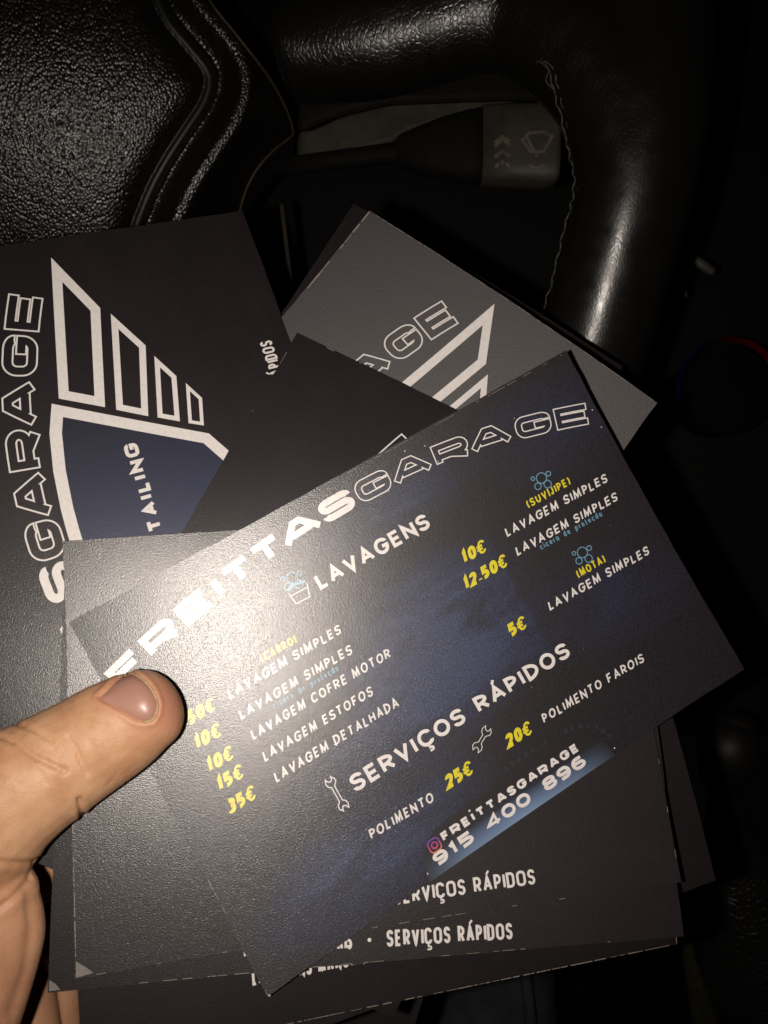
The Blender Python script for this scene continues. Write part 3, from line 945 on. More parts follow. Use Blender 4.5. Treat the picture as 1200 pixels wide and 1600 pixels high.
# ------------------------------------------------------------------ the hand
def m_skin():
    m, nt, out = new_mat('skin')
    L = nt.links
    v = mapping(nt)
    n = N(nt, 'ShaderNodeTexNoise', Scale=120.0, Detail=5.0, Roughness=0.6); L.new(v, n.inputs['Vector'])
    c = ramp(nt, n.outputs[0], [(0.30, (0.48, 0.247, 0.130)), (0.5, (0.575, 0.322, 0.180)), (0.72, (0.655, 0.388, 0.228))])
    at = N(nt, 'ShaderNodeAttribute', attribute_name='flush')
    mx = N(nt, 'ShaderNodeMix', data_type='RGBA'); L.new(at.outputs['Fac'], mx.inputs[0]); L.new(c, mx.inputs[6])
    mx.inputs[7].default_value = (0.50, 0.225, 0.140, 1)
    v2 = mapping(nt, scale=(900, 900, 900))
    vo = N(nt, 'ShaderNodeTexVoronoi', feature='DISTANCE_TO_EDGE', Scale=1.0); L.new(v2, vo.inputs['Vector'])
    n3 = N(nt, 'ShaderNodeTexNoise', Scale=2600.0, Detail=2.0); L.new(v, n3.inputs['Vector'])
    ad = N(nt, 'ShaderNodeMath', operation='MULTIPLY_ADD'); L.new(vo.outputs['Distance'], ad.inputs[0]); ad.inputs[1].default_value = .8; L.new(n3.outputs[0], ad.inputs[2])
    bp = N(nt, 'ShaderNodeBump', Strength=0.9, Distance=0.00008); L.new(ad.outputs[0], bp.inputs['Height'])
    b = N(nt, 'ShaderNodeBsdfPrincipled')
    L.new(mx.outputs[2], b.inputs['Base Color']); L.new(bp.outputs[0], b.inputs['Normal'])
    b.inputs['Roughness'].default_value = 0.48; b.inputs['Specular IOR Level'].default_value = 0.35
    b.inputs['Subsurface Weight'].default_value = 0.07; b.inputs['Subsurface Radius'].default_value = (0.0016, 0.0007, 0.0004); b.inputs['Subsurface Scale'].default_value = 1.0
    L.new(b.outputs[0], out.inputs[0])
    return m


def principled(name, base, rough=.5, spec=.5, bump=None, var=None, metal=0.0, coat=0.0):
    """bump = (kind, scale(s), distance, strength)"""
    m, nt, out = new_mat(name); L = nt.links
    b = N(nt, 'ShaderNodeBsdfPrincipled')
    b.inputs['Base Color'].default_value = (*base, 1); b.inputs['Roughness'].default_value = rough
    b.inputs['Specular IOR Level'].default_value = spec; b.inputs['Metallic'].default_value = metal; b.inputs['Coat Weight'].default_value = coat
    v = mapping(nt)
    if var:
        n = N(nt, 'ShaderNodeTexNoise', Scale=var, Detail=5.0, Roughness=.7); L.new(v, n.inputs['Vector'])
        L.new(ramp(nt, n.outputs[0], [(.3, tuple(x * .6 for x in base)), (.7, tuple(x * 1.3 for x in base))]), b.inputs['Base Color'])
    if bump:
        n = N(nt, 'ShaderNodeTexNoise', Scale=bump[0], Detail=4.0, Roughness=.65); L.new(v, n.inputs['Vector'])
        bp = N(nt, 'ShaderNodeBump', Strength=1.0, Distance=bump[1]); L.new(n.outputs[0], bp.inputs['Height']); L.new(bp.outputs[0], b.inputs['Normal'])
    L.new(b.outputs[0], out.inputs[0])
    return m


SKIN = m_skin()
NAIL = principled('nail_plate', (0.42, 0.222, 0.168), .36, .5, (500, 0.00002), coat=.12)
hand_parts = [
    limb([L5(-150, 1360, 166, 165, 18), L5(-60, 1295, 169, 128, 14.5), L5(0, 1250, 171.5, 108, 12.8), L5(50, 1219, 173, 93, 11.3), L5(92, 1193, 174.5, 87, 10.4),
          L5(130, 1170, 176, 82.5, 9.6), L5(165, 1148, 177, 80, 9.2), L5(200, 1127, 178, 75, 8.6), L5(232, 1108, 178.5, 65, 7.9)], cap=(.5, .78)),
    limb([L5(-8, 1385, 168.5, 68, 8), L5(-22, 1435, 168.5, 94, 8.5), L5(-48, 1520, 168, 100, 9), L5(-95, 1640, 167, 108, 11), L5(-170, 1820, 166, 130, 16)], cap=(.6, .5)),
    limb([L5(-190, 1380, 180, 150, 22), L5(-200, 1560, 184, 170, 24), L5(-260, 1800, 182, 180, 24), L5(-420, 2250, 172, 190, 26), L5(-640, 2800, 160, 215, 30)], cap=(.6, .2)),
    limb([L5(-190, 1330, 195, 60, 10), L5(-40, 1250, 206, 56, 9), L5(120, 1175, 206, 52, 8.5), L5(250, 1110, 204, 47, 7.5)], cap=(.5, .9)),
    limb([L5(-200, 1430, 197, 60, 10), L5(-40, 1390, 209, 56, 9), L5(110, 1340, 210, 52, 8.5), L5(250, 1290, 207, 46, 7.5)], cap=(.5, .9)),
    limb([L5(-200, 1530, 194, 62, 10), L5(-70, 1478, 203, 52, 8.5), L5(5, 1490, 205, 48, 8), L5(36, 1555, 203, 46, 7.5), L5(58, 1680, 197, 43, 7)], cap=(.5, .9)),
    limb([L5(-200, 1480, 205, 60, 10), L5(-30, 1440, 214, 46, 8), L5(55, 1470, 215, 43, 7.5), L5(84, 1550, 212, 42, 7), L5(86, 1680, 206, 38, 6.5)], cap=(.5, .9)),
]
hv, hf, hn = fuse(hand_parts, 0.62, 7, .5)
hu = np.stack([600 + FPX * hv[:, 0] / hv[:, 2], 800 + FPX * hv[:, 1] / hv[:, 2]], 1)
near = (hv[:, 2] < 180) & (hn[:, 2] < 0.1)
disp = np.zeros(len(hv))


def crease(line, depth, width, puff=.0):
    d, _ = seg_dist(hu, line)
    disp[near] += (-depth * np.exp(-(d / width) ** 2) + puff * np.exp(-((d - 2.6 * width) / (1.6 * width)) ** 2))[near]


crease([(-20, 1146), (2, 1151), (26, 1160), (50, 1180), (75, 1192), (102, 1205)], .6, 3.6, .10)
crease([(18, 1128), (36, 1134), (62, 1145), (80, 1156)], .42, 3.0, .08)
crease([(107, 1152), (119, 1172), (129, 1194), (136, 1210)], .36, 3.0, .06)
crease([(128, 1276), (126, 1262), (124, 1250)], .8, 3.5, .2)
crease([(60, 1205), (66, 1215), (72, 1224)], .3, 2.4)
crease([(80, 1160), (84, 1176), (92, 1188)], .28, 2.4)
crease([(135, 1120), (150, 1122), (166, 1130)], .22, 2.6)
crease([(62, 1346), (30, 1349), (-10, 1347)], .55, 4.0, .15)
crease([(62, 1346), (48, 1372), (20, 1404), (-15, 1428)], .75, 5.0, .08)
crease([(46, 1392), (50, 1450), (40, 1520), (18, 1580)], .7, 11.0, .0)
crease([(170, 1225), (180, 1212), (186, 1204)], .2, 2.2)
for _ in range(46):       # fine wrinkles over the joint and the thumb's flank
    x = random.uniform(10, 210); y = 1240 - .52 * x + random.uniform(-95, 80)
    a = math.radians(random.gauss(62, 16)); l = random.uniform(8, 22)
    crease([(x - l * math.cos(a), y - l * math.sin(a)), (x + random.uniform(-3, 3), y), (x + l * math.cos(a), y + l * math.sin(a))], random.uniform(.05, .15), random.uniform(1.6, 2.6))
nail_poly = [(154, 1089), (166, 1078), (180, 1063), (193, 1053), (207, 1051), (222, 1060), (234, 1072), (243, 1087), (247, 1101), (245, 1114), (238, 1126), (224, 1129), (209, 1124), (192, 1113), (174, 1102), (160, 1095)]


dn, _ = seg_dist(hu, nail_poly + nail_poly[:1])
ins = inside(hu, nail_poly)
sgn = np.where(ins, dn, -dn)
disp[near] += (-.75 / (1 + np.exp(-sgn / 1.6)) + .42 * np.exp(-((sgn + 4.5) / 3.6) ** 2))[near]
hv2 = hv + hn * disp[:, None]
hand = tag(empty('hand', P(-60, 1400, 185)), 'bare hand with its thumb pressed on the topmost price list flyer', 'hand')
hsk = obj('palm_and_fingers', hv2, hf, SKIN, parent=hand)
tipw = np.clip(1.15 - np.hypot(hu[:, 0] - 262, hu[:, 1] - 1100) / 75, 0, 1) * near
tipw = np.maximum(tipw, .55 * np.exp(-(np.maximum(-sgn, 0) / 12) ** 2) * near)
low = np.clip((hu[:, 1] - 1330) / 160, 0, .35)
tipw = np.clip(np.maximum(tipw, low), 0, 1)
att = hsk.data.attributes.new('flush', 'FLOAT', 'POINT'); att.data.foreach_set('value', tipw.astype(np.float32))
# nail: a shell lying on the thumb, slightly crowned
bvh = BVHTree.FromPolygons([tuple(x) for x in hv], hf)
def on_thumb(p, lift):
    p = np.array(p[:2], float)
    for _ in range(40):
        dr = Vector(tuple(P(p[0], p[1], 1.0))).normalized(); h = bvh.ray_cast(Vector((0, 0, 0)), dr)
        if h[0] is not None and h[0].z < 185: break
        p += (np.array([205.0, 1100.0]) - p) * .04
    nn = np.array(h[1]); nn = -nn if nn[2] > 0 else nn
    return np.array(h[0]) + nn * lift
nv, nf = union([nail_poly], [(x, y) for x in np.arange(152, 250, 4.0) for y in np.arange(1048, 1132, 4.0) if inside(np.array([[x, y]]), nail_poly)[0]])
nvv = []
nd, _ = seg_dist(np.array(nv), nail_poly + nail_poly[:1])
for p, d in zip(nv, nd):
    q0 = on_thumb(p, 0.0); q1 = on_thumb(p, 1.0); nn = q1 - q0; q = q0
    nvv.append(q + nn * (-.42 + .62 * (1 - math.exp(-d / 7.0))))
nail = obj('thumbnail', nvv, nf, NAIL, parent=hand)
# pale free edge of the nail
edge = spline([(*p, 0) for p in [(186, 1058), (196, 1053), (207, 1052), (221, 1060), (233, 1072), (242, 1087), (246, 1101), (244, 1114), (237, 1125), (224, 1128)]], 4)[:, :2]
e3 = [on_thumb(p, -.02) for p in edge]
ev_, ef_ = limb([[*q, .26, .20] for q in e3], k=2, seg=8, cap=(.5, .5))
obj('nail_edge', ev_, ef_, principled('nail_free_edge', (0.46, 0.34, 0.19), .6, .2, (900, 0.00003), var=700), parent=nail_parent if False else hand)


# ------------------------------------------------------------------ steering wheel
def m_leather(name, cell, dist, rough, stretch=(1, 1, 1), rot=0.0, base=(0.0125, 0.0115, 0.0100), wr=0.0, calm=None, pebble=False):
    m, nt, out = new_mat(name); L = nt.links
    v0 = mapping(nt)
    wn = N(nt, 'ShaderNodeTexNoise', Scale=130.0, Detail=3.0); L.new(v0, wn.inputs['Vector'])
    v = mapping(nt, scale=tuple(cell * s for s in stretch), rot=(0, 0, rot))
    mixv = N(nt, 'ShaderNodeMix', data_type='RGBA', blend_type='LINEAR_LIGHT'); mixv.inputs[0].default_value = .35
    L.new(v, mixv.inputs[6]); L.new(wn.outputs['Color'], mixv.inputs[7])
    a = N(nt, 'ShaderNodeTexVoronoi', feature='DISTANCE_TO_EDGE', Scale=1.0); L.new(mixv.outputs[2], a.inputs['Vector'])
    r1 = N(nt, 'ShaderNodeMapRange', interpolation_type='SMOOTHSTEP'); L.new(a.outputs['Distance'], r1.inputs[0]); r1.inputs[2].default_value = .22
    n = N(nt, 'ShaderNodeTexNoise', Scale=cell * 2.3, Detail=3.0); L.new(v0, n.inputs['Vector'])
    s = N(nt, 'ShaderNodeMath', operation='MULTIPLY_ADD'); L.new(n.outputs[0], s.inputs[0]); s.inputs[1].default_value = .9; L.new(r1.outputs[0], s.inputs[2])
    h = s.outputs[0]
    if pebble:      # little domes, each with a glint of its own
        f1 = N(nt, 'ShaderNodeTexVoronoi', feature='SMOOTH_F1', Scale=1.0); f1.inputs['Smoothness'].default_value = .35; L.new(mixv.outputs[2], f1.inputs['Vector'])
        pw = N(nt, 'ShaderNodeMath', operation='MULTIPLY'); L.new(f1.outputs['Distance'], pw.inputs[0]); L.new(f1.outputs['Distance'], pw.inputs[1])
        inv = N(nt, 'ShaderNodeMath', operation='MULTIPLY_ADD'); L.new(pw.outputs[0], inv.inputs[0]); inv.inputs[1].default_value = -3.2
        sm_ = N(nt, 'ShaderNodeMath', operation='MULTIPLY'); L.new(n.outputs[0], sm_.inputs[0]); sm_.inputs[1].default_value = .35
        L.new(sm_.outputs[0], inv.inputs[2]); h = inv.outputs[0]
    big = N(nt, 'ShaderNodeTexNoise', Scale=cell * .22, Detail=3.0); L.new(v0, big.inputs['Vector'])
    s2 = N(nt, 'ShaderNodeMath', operation='MULTIPLY_ADD'); L.new(big.outputs[0], s2.inputs[0]); s2.inputs[1].default_value = 1.2 + wr; L.new(h, s2.inputs[2])
    bp = N(nt, 'ShaderNodeBump', Strength=1.0, Distance=dist); L.new(s2.outputs[0], bp.inputs['Height'])
    if calm:
        sy = N(nt, 'ShaderNodeSeparateXYZ'); tcc = nt.nodes.new('ShaderNodeTexCoord'); L.new(tcc.outputs['Object'], sy.inputs[0])
        cm = N(nt, 'ShaderNodeMapRange', interpolation_type='SMOOTHSTEP'); L.new(sy.outputs[1], cm.inputs[0])
        cm.inputs[1].default_value = calm[0]; cm.inputs[2].default_value = calm[1]; cm.inputs[3].default_value = 1.0; cm.inputs[4].default_value = .22
        L.new(cm.outputs[0], bp.inputs['Strength'])
    b = N(nt, 'ShaderNodeBsdfPrincipled'); b.inputs['Base Color'].default_value = (*base, 1)
    b.inputs['Specular IOR Level'].default_value = .5
    rr = N(nt, 'ShaderNodeMapRange'); L.new(big.outputs[0], rr.inputs[0]); rr.inputs[1].default_value = .3; rr.inputs[2].default_value = .7; rr.inputs[3].default_value = rough - .05; rr.inputs[4].default_value = rough + .07
    L.new(rr.outputs[0], b.inputs['Roughness']); L.new(bp.outputs[0], b.inputs['Normal']); L.new(b.outputs[0], out.inputs[0])
    return m


PADL = m_leather('pebbled_black_leather', 960, 0.000085, .28, stretch=(1, .8, 1), rot=.6, base=(0.007, 0.0062, 0.0052), pebble=True)
RIML = m_leather('worn_black_leather', 620, 0.000055, .295, stretch=(1.0, .55, 1), rot=.5, wr=1.0, base=(0.007, 0.0065, 0.0056), calm=(.035, .095))
wheel = tag(empty('steering_wheel', P(500, 0, 300)), 'black leather steering wheel with grained hub pad and worn stitched rim', 'steering wheel')
rv, rf, rn = fuse([
    limb([L5(905, -420, 268, 104, 21), L5(985, -150, 273, 106, 21.5), L5(1008, 40, 276, 106, 21.5), L5(1006, 180, 276, 100, 21), L5(990, 300, 280, 92, 20), L5(960, 420, 288, 88, 19.5),
          L5(918, 560, 299, 86, 19.5), L5(850, 720, 313, 84, 19.5), L5(720, 940, 333, 80, 19.5), L5(520, 1150, 354, 76, 19.5)], seg=32),
    limb([L5(700, 8, 294, 104, 20), L5(810, 5, 288, 106, 20), L5(905, 60, 281, 108, 20.5), L5(970, 150, 277.5, 102, 20.5), L5(992, 250, 278, 94, 20)], seg=32),
    limb([L5(448, 84, 306, 74, 19), L5(560, 52, 301, 100, 21), L5(640, 30, 297, 104, 21), L5(745, 2, 291, 104, 21), L5(860, -22, 285, 106, 20), L5(970, -40, 279, 108, 20)], seg=32, cap=(.20, .3)),
    limb([L5(520, -60, 309, 120, 18), L5(700, -110, 303, 140, 19), L5(900, -160, 290, 140, 19)], seg=32, cap=(.5, .5)),
], 1.3, 34, .5)
obj('rim', rv, rf, RIML, parent=wheel)

# hub: one moulded surface with a rolled groove; cut into pad, piping and bezel
G1 = spline([(*p, 0) for p in [(225, -90), (240, -20), (262, 30), (296, 72), (322, 105), (328, 130), (318, 162), (292, 202), (264, 245), (240, 288), (222, 330), (208, 372), (196, 440), (190, 520)]], 6)[:, :2]
G2 = [(300, -90), (318, -20), (332, 8), (372, 58), (420, 121), (446, 168), (458, 205), (452, 216), (430, 233), (405, 260), (385, 296), (372, 345), (366, 420), (364, 520)]
U = np.arange(-120, 475, 2.0); Vv = np.arange(-90, 520, 2.0)
gu, gv = np.meshgrid(U, Vv); q = np.stack([gu.ravel(), gv.ravel()], 1)
d1, s1 = seg_dist(q, G1); sd = d1 * np.where(s1 > 0, -1, 1)     # negative on the pad side
X = (q[:, 0] - 600) / FPX * 305; Y = (q[:, 1] - 800) / FPX * 305
X0, Y0 = (60 - 600) / FPX * 305, (60 - 800) / FPX * 305
zb = 296 + .25 * (X - X0) + .5 * .0006 * (X - X0) ** 2 + .22 * (Y - Y0) + .5 * .0036 * (Y - Y0) ** 2
sig = lambda x: 1 / (1 + np.exp(-x))
flat = 296 + .22 * (X - X0) + .30 * (Y - Y0)
h = np.zeros(len(q))
pad_edge = 3.2 * np.exp(np.minimum(sd + 14, 0) / 16)             # the pad rolls over towards the groove
lip = np.where(np.abs(sd) < 11, np.sqrt(np.maximum(11 ** 2 - sd ** 2, 0)) * .26, 0)
zz = np.where(sd < -10, zb + pad_edge, 0)
z_lip = zb + 6.2 - lip * .95
t = sd - 10
ridge = zb + 7.5 - 7.2 * np.exp(-(np.maximum(np.abs(sd - 58) - 4, 0) / 25) ** 2) + np.maximum(sd - 66, 0) ** 1.25 * .11
z = np.where(sd < -11, zb + pad_edge, np.where(sd <= 11, z_lip, ridge))
# soften the steps
Zg = z.reshape(gu.shape)
for _ in range(5):
    Zg[1:-1, 1:-1] = (Zg[1:-1, 1:-1] * 4 + Zg[:-2, 1:-1] + Zg[2:, 1:-1] + Zg[1:-1, :-2] + Zg[1:-1, 2:]) / 8
z = Zg.ravel()
pts = np.stack([(q[:, 0] - 600) / FPX * z, (q[:, 1] - 800) / FPX * z, z], 1)
d2, s2 = seg_dist(q, G2); right = (s2 < 0)
W_ = len(U)
cls = np.where(sd < -12, 0, np.where(sd < 12, 1, 2)); cls[right] = 3
sets = {0: [], 1: [], 2: []}
C = cls.reshape(gu.shape)
for j in range(len(Vv) - 1):
    for i in range(W_ - 1):
        c = C[j, i]
        if c == 3: continue
        a = j * W_ + i
        sets[c].append([a, a + 1, a + W_ + 1, a + W_])


def sub(V, F):
    ids = sorted({i for f in F for i in f}); mp = {a: b for b, a in enumerate(ids)}
    return V[ids], [[mp[i] for i in f][::-1] for f in F]


for c, nm, mat in ((0, 'hub_pad', PADL), (1, 'pad_piping', principled('smooth_black_vinyl', (0.008, 0.0074, 0.0066), .44, .4, (420, 0.00005))), (2, 'hub_bezel', PADL)):
    v_, f_ = sub(pts, sets[c])
    o = obj(nm, v_, f_, mat, parent=wheel)
# thin tan edge between bezel and spoke
bv = BVHTree.FromPolygons([tuple(p) for p in pts], sets[2])
tp = []
for p in spline([(*p, 0) for p in G2[1:]], 4)[:, :2]:
    h_ = bv.ray_cast(Vector((0, 0, 0)), Vector(tuple(P(p[0] - 3, p[1], 1))).normalized())
    z_ = h_[0].z if h_[0] is not None else (tp[-1][2] if tp else 308)
    tp.append(P(p[0], p[1], z_))
tv, tf_ = limb([[*p, .55, .8] for p in tp], k=2, seg=8)
obj('trim_edge', tv, tf_, principled('tan_trim', (0.060, 0.046, 0.027), .5, .3, (600, 0.00004), var=300), parent=wheel)
# side wall of the bezel under the tan edge
wv = []; wf = []
for i, p in enumerate(tp):
    wv += [p, p + np.array([-3.0, 1.0, 26.0])]
    if i: wf.append([2 * i - 2, 2 * i, 2 * i + 1, 2 * i - 1])
obj('bezel_side', wv, wf, principled('matt_black_plastic', (0.010, 0.010, 0.010), .6, .3, (300, 0.00005)), parent=wheel)
# stitching down the inside of the rim
rb_ = BVHTree.FromPolygons([tuple(p) for p in rv], rf)
seam = spline([(*p, 0) for p in [(842, 96), (856, 100), (866, 122), (872, 150), (882, 182), (888, 215), (888, 250), (884, 290), (880, 330), (872, 368), (864, 404), (852, 442), (842, 485), (834, 520)]], 10)[:, :2]
sv_ = []; sf_ = []
acc = 0; last = seam[0]; k = 0
hits = []
for p in seam:
    h_ = None
    for dx in (0, 4, 8, 12, 18, 26, 36):
        h_ = rb_.ray_cast(Vector((0, 0, 0)), Vector(tuple(P(p[0] + dx, p[1], 1))).normalized())
        if h_[0] is not None and h_[0].z < 310: break
    if h_[0] is None: continue
    nn = np.array(h_[1]); nn = -nn if nn[2] > 0 else nn
    hits.append((np.array(h_[0]) + nn * .35, nn))
hp = np.array([h[0] for h in hits]); hp[1:-1] = (hp[:-2] + hp[1:-1] * 2 + hp[2:]) / 4
cum = np.r_[0, np.cumsum(np.linalg.norm(np.diff(hp, axis=0), axis=1))]
def at_s(s): return np.array([np.interp(s, cum, hp[:, i]) for i in range(3)])
s_ = 0; zig = 1
while s_ < cum[-1] - 4:
    for off in (-.9, .9):
        a = at_s(s_) + np.array([off + .35 * zig, 0, 0]); b = at_s(s_ + 3.1) + np.array([off - .35 * zig, 0, 0]); mid = (a + b) / 2 + np.array([0, 0, -.45])
        v_, f_ = limb([[*a, .32, .32], [*mid, .36, .36], [*b, .30, .30]], k=3, seg=6)
        o_ = len(sv_); sv_ += list(v_); sf_ += [[i + o_ for i in f] for f in f_]
    zig = -zig; s_ += 3.6
for st in ([(846, 92), (853, 95), (861, 106)], [(858, 112), (853, 126), (863, 138)]):
    v_, f_ = limb([[*P(u, vv, 272 if i else 270), .26, .26] for i, (u, vv) in enumerate(st)], k=5, seg=6)
    o_ = len(sv_); sv_ += list(v_); sf_ += [[i + o_ for i in f] for f in f_]
obj('stitching', sv_, sf_, principled('waxed_thread', (0.060, 0.050, 0.038), .55, .4, (900, 0.00004), var=400), parent=wheel)


# ------------------------------------------------------------------ wiper stalk and column
def section_loft(secs, seg=28, pw=3.0):
    """secs: u, v(centre), z, half height px, half depth mm : rounded-box sections along u"""
    V = []; F = []
    for (u, v, z, hh, dd) in secs:
        c = P(u, v, z); b = hh * z / FPX
        for k in range(seg):
            th = 2 * math.pi * k / seg; cs, sn = math.cos(th), math.sin(th)
            V.append(c + np.array([0, b * np.sign(sn) * abs(sn) ** (2 / pw), dd * np.sign(cs) * abs(cs) ** (2 / pw)]))
    n = len(secs)
    for i in range(n - 1):
        for k in range(seg):
            a, b = i * seg + k, i * seg + (k + 1) % seg
            F.append([a, b, b + seg, a + seg])
    F.append(list(range(seg))[::-1]); F.append([(n - 1) * seg + k for k in range(seg)])
    return V, F


BLK = principled('black_plastic', (0.007, 0.0066, 0.006), .75, .15, (700, 0.00003), var=60)
GRY = principled('grey_plastic', (0.052, 0.045, 0.037), .55, .35, (800, 0.00003), var=60)
DKG = principled('dark_grey_plastic', (0.060, 0.054, 0.042), .62, .3, (500, 0.00006), var=40)
stalk = tag(empty('wiper_stalk', P(620, 232, 358)), 'dark wiper stalk with flared grey end and wiper symbol behind the wheel', 'control stalk')
v_, f_ = section_loft([(430, 262, 372, 13, 4), (540, 248, 367, 14, 4.2), (600, 241, 364, 15, 4.5), (640, 238, 362, 17, 5)], pw=2.2); obj('stalk_arm', v_, f_, BLK, parent=stalk)
v_, f_ = section_loft([(619, 236, 363, 14, 5), (623, 236, 363, 21, 6), (650, 236, 361, 33, 7), (690, 233, 359, 46, 8), (730, 230, 357, 54, 8.5), (751, 229, 356, 57, 8.8)], pw=3.2); obj('switch_body', v_, f_, BLK, parent=stalk)
v_, f_ = section_loft([(751.5, 229, 356, 57.5, 8.9), (800, 229, 353, 60, 9), (845, 229, 350, 61.5, 9), (862, 229, 349, 61, 8.8), (869, 229, 348.6, 57, 8), (872, 229, 348.4, 48, 6)], pw=4.2)
cap_o = obj('end_cap', v_, f_, GRY, parent=stalk)
cb = BVHTree.FromPolygons([tuple(x) for x in v_], f_)


def sym(lines, t, R=0):
    V, F = strokes(lines, t, R)
    o3 = []
    for p in V:
        h_ = cb.ray_cast(Vector((0, 0, 0)), Vector(tuple(P(p[0], p[1], 1))).normalized())
        z_ = h_[0].z if h_[0] is not None else 345
        o3.append(P(p[0], p[1], z_ - .12))
    return o3, F


wip = [[(816, 219), r_(826, 208), r_(850, 206), (863, 213), (849, 237), (829, 237), 'c'], [(823, 214), (834, 236)], [(839, 238), (839, 246)], [(827, 258), (838, 264), (852, 257)]]
chv = [[(773, 229), (785, 218), (797, 227)], [(773, 223), (785, 213), (797, 221)], [(773, 246), (785, 236), (797, 244)], [(774, 262), (780, 255)], [(785, 258), (785, 250)], [(790, 254), (796, 261)]]
a_, b_ = sym(wip, 4.6); c_, d_ = sym(chv, 4.6)
SYMM = principled('symbol_print', (0.125, 0.108, 0.086), .6, .2, (600, 0.00002), var=200)
obj('wiper_symbol', a_, [f[::-1] for f in b_], SYMM, parent=cap_o if False else stalk)
obj('chevron_symbol', c_, [f[::-1] for f in d_], SYMM, parent=stalk)


def slab(name, outline_uv, z0, z1, mat, label, cat, kind=None, bevel=3.0, tilt=None, parent=None):
    """a moulded block: outline at distance z0, running back to z1, edges bevelled"""
    n = len(outline_uv)
    zt = tilt or (lambda u, v: 0)
    fr = [P(u, v, z0 + zt(u, v)) for u, v in outline_uv]; c = sum(fr) / n
    bk = [p * (z1 / p[2]) for p in fr]
    bm = bmesh.new()
    A = [bm.verts.new(tuple(p)) for p in fr]; B = [bm.verts.new(tuple(p)) for p in bk]
    bm.faces.new(A); bm.faces.new(B[::-1])
    for i in range(n): bm.faces.new([A[i], B[i], B[(i + 1) % n], A[(i + 1) % n]])
    bmesh.ops.recalc_face_normals(bm, faces=bm.faces)
    bmesh.ops.bevel(bm, geom=list(bm.edges), offset=bevel, segments=3, profile=.5, affect='EDGES')
    V = [tuple(v.co) for v in bm.verts]; bm.verts.index_update(); F = [[v.index for v in f.verts] for f in bm.faces]; bm.free()
    o = obj(name, V, F, mat, parent=parent, at=c, smooth=False)
    return tag(o, label, cat, kind=kind) if label or kind else o


sb = [(462, 212), (470, 120), (900, 40), (905, 120), (884, 157), (740, 160), (600, 166), (520, 186)]
slab('spoke_back', sb, 316, 336, BLK, None, None, bevel=4, parent=wheel)
slab('column_shroud', [(462, 268), (466, 205), (520, 160), (640, 120), (800, 105), (812, 160), (640, 208), (610, 226)], 396, 470, DKG, 'dull grey steering column cover seen under the wheel spoke', 'column cover', bevel=4)
slab('column_trim', [(436, 318), (443, 318), (458, 442), (451, 446)], 352, 380, principled('brown_trim', (0.038, 0.030, 0.022), .5, .3, (500, .00004), var=50), 'thin brownish trim strip below the hub, between two flyers', 'trim strip', bevel=1.0)
slab('dashboard', [(-900, -900), (2300, -900), (2300, 1150), (-900, 1150)], 560, 640, principled('black_dash_plastic', (0.007, 0.007, 0.007), .65, .25, (600, .00005)), None, None, kind='structure', bevel=5)

# climate dial with its lit scale
dial = tag(empty('climate_dial', P(1145, 600, 470)), 'round climate dial with a faint blue to red lit arc', 'dial')
def disc(c, r, depth, n=48, bev=2.0):
    V = []; F = []
    prof = [(r, depth), (r, bev), (r - bev * .3, bev * .3), (r - bev, 0)]
    for rr, dz in prof:
        for k in range(n): V.append(c + np.array([rr * math.cos(2 * math.pi * k / n), rr * math.sin(2 * math.pi * k / n), dz]))
    for i in range(len(prof) - 1):
        for k in range(n): F.append([i * n + k, i * n + (k + 1) % n, (i + 1) * n + (k + 1) % n, (i + 1) * n + k])
    F.append([3 * n + k for k in range(n)])
    return V, F
dc = P(1142, 608, 470)
v_, f_ = disc(dc, 27, 30); obj('dial_knob', v_, f_, principled('matt_dial', (0.0035, 0.0035, 0.0035), .8, .1, (300, .00003)), parent=dial)
m, nt, out = new_mat('lit_scale')
tc = nt.nodes.new('ShaderNodeTexCoord'); sx = N(nt, 'ShaderNodeSeparateXYZ'); nt.links.new(tc.outputs['Object'], sx.inputs[0])
mr = N(nt, 'ShaderNodeMapRange'); nt.links.new(sx.outputs[0], mr.inputs[0]); mr.inputs[1].default_value = -.030; mr.inputs[2].default_value = .028
em = N(nt, 'ShaderNodeEmission', Strength=.010); nt.links.new(ramp(nt, mr.outputs[0], [(0, (.03, .10, .42)), (.32, (.05, .05, .16)), (.5, (.5, .01, .01)), (1, (1.4, .03, .02))]), em.inputs[0]); nt.links.new(em.outputs[0], out.inputs[0])
V = []; F = []
K = 60
for k in range(K + 1):
    th = math.radians(-190 + 212 * k / K); wd = 1.1 + 1.5 * k / K
    for rr in (31 - wd, 31 + wd): V.append(dc + np.array([rr * math.cos(th), rr * math.sin(th), 3.0]))
    if k: F.append([2 * k - 2, 2 * k - 1, 2 * k + 1, 2 * k])
obj('lit_scale', V, F, m, parent=dial)
PALE = principled('pale_plastic', (0.075, 0.066, 0.058), .5, .4, (300, .0001), var=120)
v_, f_ = limb([[*P(1086, 404, 455), 2.2, 2], [*P(1096, 413, 455), 3.0, 2.6], [*P(1112, 424, 455), 2.6, 2.4]], k=6, seg=16)
tag(obj('dashboard_fitting', v_, f_, PALE), 'small pale rounded fitting glinting on the dark dashboard beside the rim', 'fitting')
v_, f_ = limb([[*P(1056, 446, 455), 2.0, 2], [*P(1066, 456, 455), 3.0, 2.4], [*P(1070, 462, 455), 1.6, 2]], k=6, seg=16)
tag(obj('dashboard_fitting', v_, f_, principled('tan_plastic', (0.12, 0.08, 0.035), .5, .4, (300, .0001), var=150)), 'small tan fitting below the pale one on the dark dashboard', 'fitting')

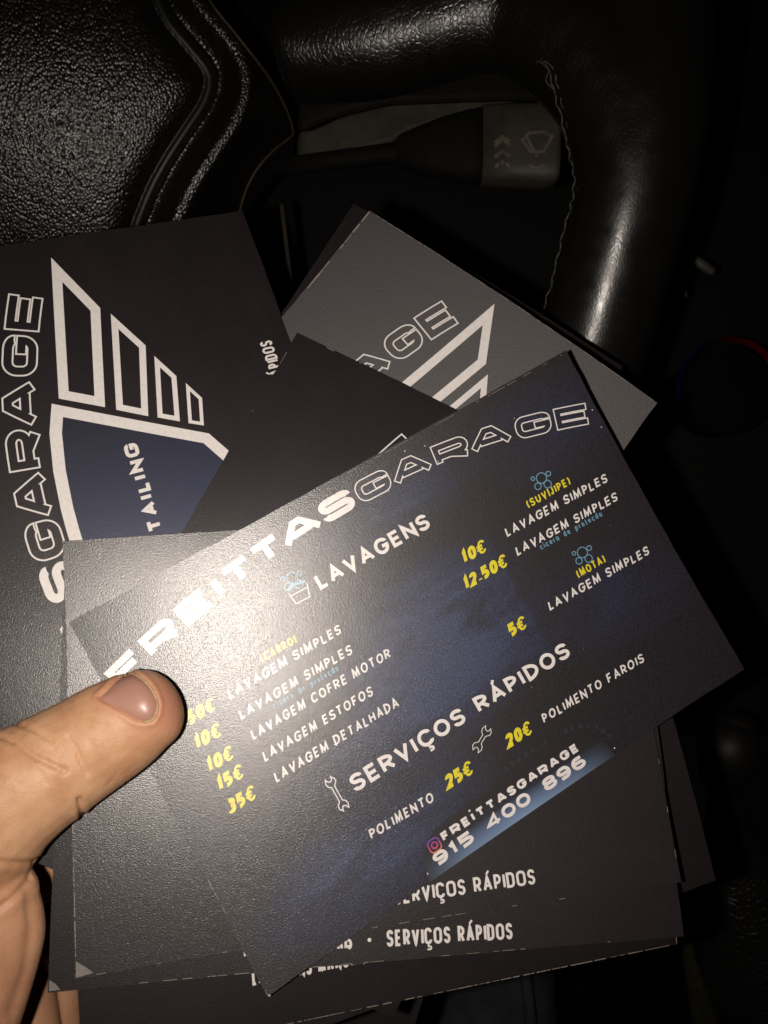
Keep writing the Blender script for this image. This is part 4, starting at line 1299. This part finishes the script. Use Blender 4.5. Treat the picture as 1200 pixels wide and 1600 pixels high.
# gear lever in the dark at the right
gear = tag(empty('gear_lever', P(1150, 1260, 430)), 'black gear lever and gaiter almost lost in the dark at right', 'gear lever')
v_, f_ = limb([[*P(1128, 1215, 424), 12, 12], [*P(1140, 1170, 420), 17, 17], [*P(1148, 1140, 422), 12, 13]], k=8, seg=24); obj('gear_knob', v_, f_, principled('gloss_black', (0.008, 0.007, 0.006), .55, .35, (200, .0001)), parent=gear)
v_, f_ = limb([[*P(1130, 1215, 428), 8, 8], [*P(1140, 1300, 440), 14, 14], [*P(1165, 1400, 455), 34, 30], [*P(1190, 1480, 470), 50, 46]], k=8, seg=24); obj('gaiter', v_, f_, m_leather('gaiter_leather', 260, .00025, .4), parent=gear)

# driver's leg, seat and floor at the bottom
m, nt, out = new_mat('denim')
v0 = mapping(nt, scale=(900, 900, 900), rot=(0, 0, .6)); wv_ = N(nt, 'ShaderNodeTexWave', Scale=1.0, Distortion=2.0); nt.links.new(v0, wv_.inputs['Vector'])
vn = mapping(nt); nn_ = N(nt, 'ShaderNodeTexNoise', Scale=60.0, Detail=6.0, Roughness=.7); nt.links.new(vn, nn_.inputs['Vector'])
b = N(nt, 'ShaderNodeBsdfPrincipled', Roughness=.9); b.inputs['Specular IOR Level'].default_value = .1
nt.links.new(ramp(nt, nn_.outputs[0], [(.3, (.034, .040, .044)), (.7, (.072, .082, .090))]), b.inputs['Base Color'])
bp = N(nt, 'ShaderNodeBump', Strength=.8, Distance=.0003); nt.links.new(wv_.outputs[0], bp.inputs['Height']); nt.links.new(bp.outputs[0], b.inputs['Normal']); nt.links.new(b.outputs[0], out.inputs[0])
lv, lf, ln = fuse([limb([L5(770, 1500, 432, 95, 36), L5(765, 1580, 424, 105, 40), L5(740, 1760, 408, 150, 48), L5(700, 2100, 380, 230, 60)], seg=40),
                   limb([L5(815, 1480, 398, 9, 4), L5(826, 1570, 386, 11, 4), L5(838, 1680, 372, 9, 4)], seg=16)], 2.2, 6)
tag(obj('trouser_leg', lv, lf, m), 'blue grey denim trouser leg in the dark below the flyers', 'trousers')
CARP = principled('olive_carpet', (0.042, 0.040, 0.018), .95, .05, (900, .0012), var=160)
slab('car_floor', [(-600, 1380), (1900, 1380), (2000, 3600), (-900, 3600)], 620, 680, principled('black_carpet', (0.006, 0.006, 0.006), .95, .05, (700, .001)), None, None, kind='structure', bevel=4)
slab('seat_bolster', [(1062, 1470), (1085, 1466), (1140, 1640), (1170, 1760), (1105, 1760)], 455, 520, CARP, 'dim olive fabric seat edge at the bottom right', 'seat', bevel=7, tilt=lambda u, v: (v - 1470) * -.06)
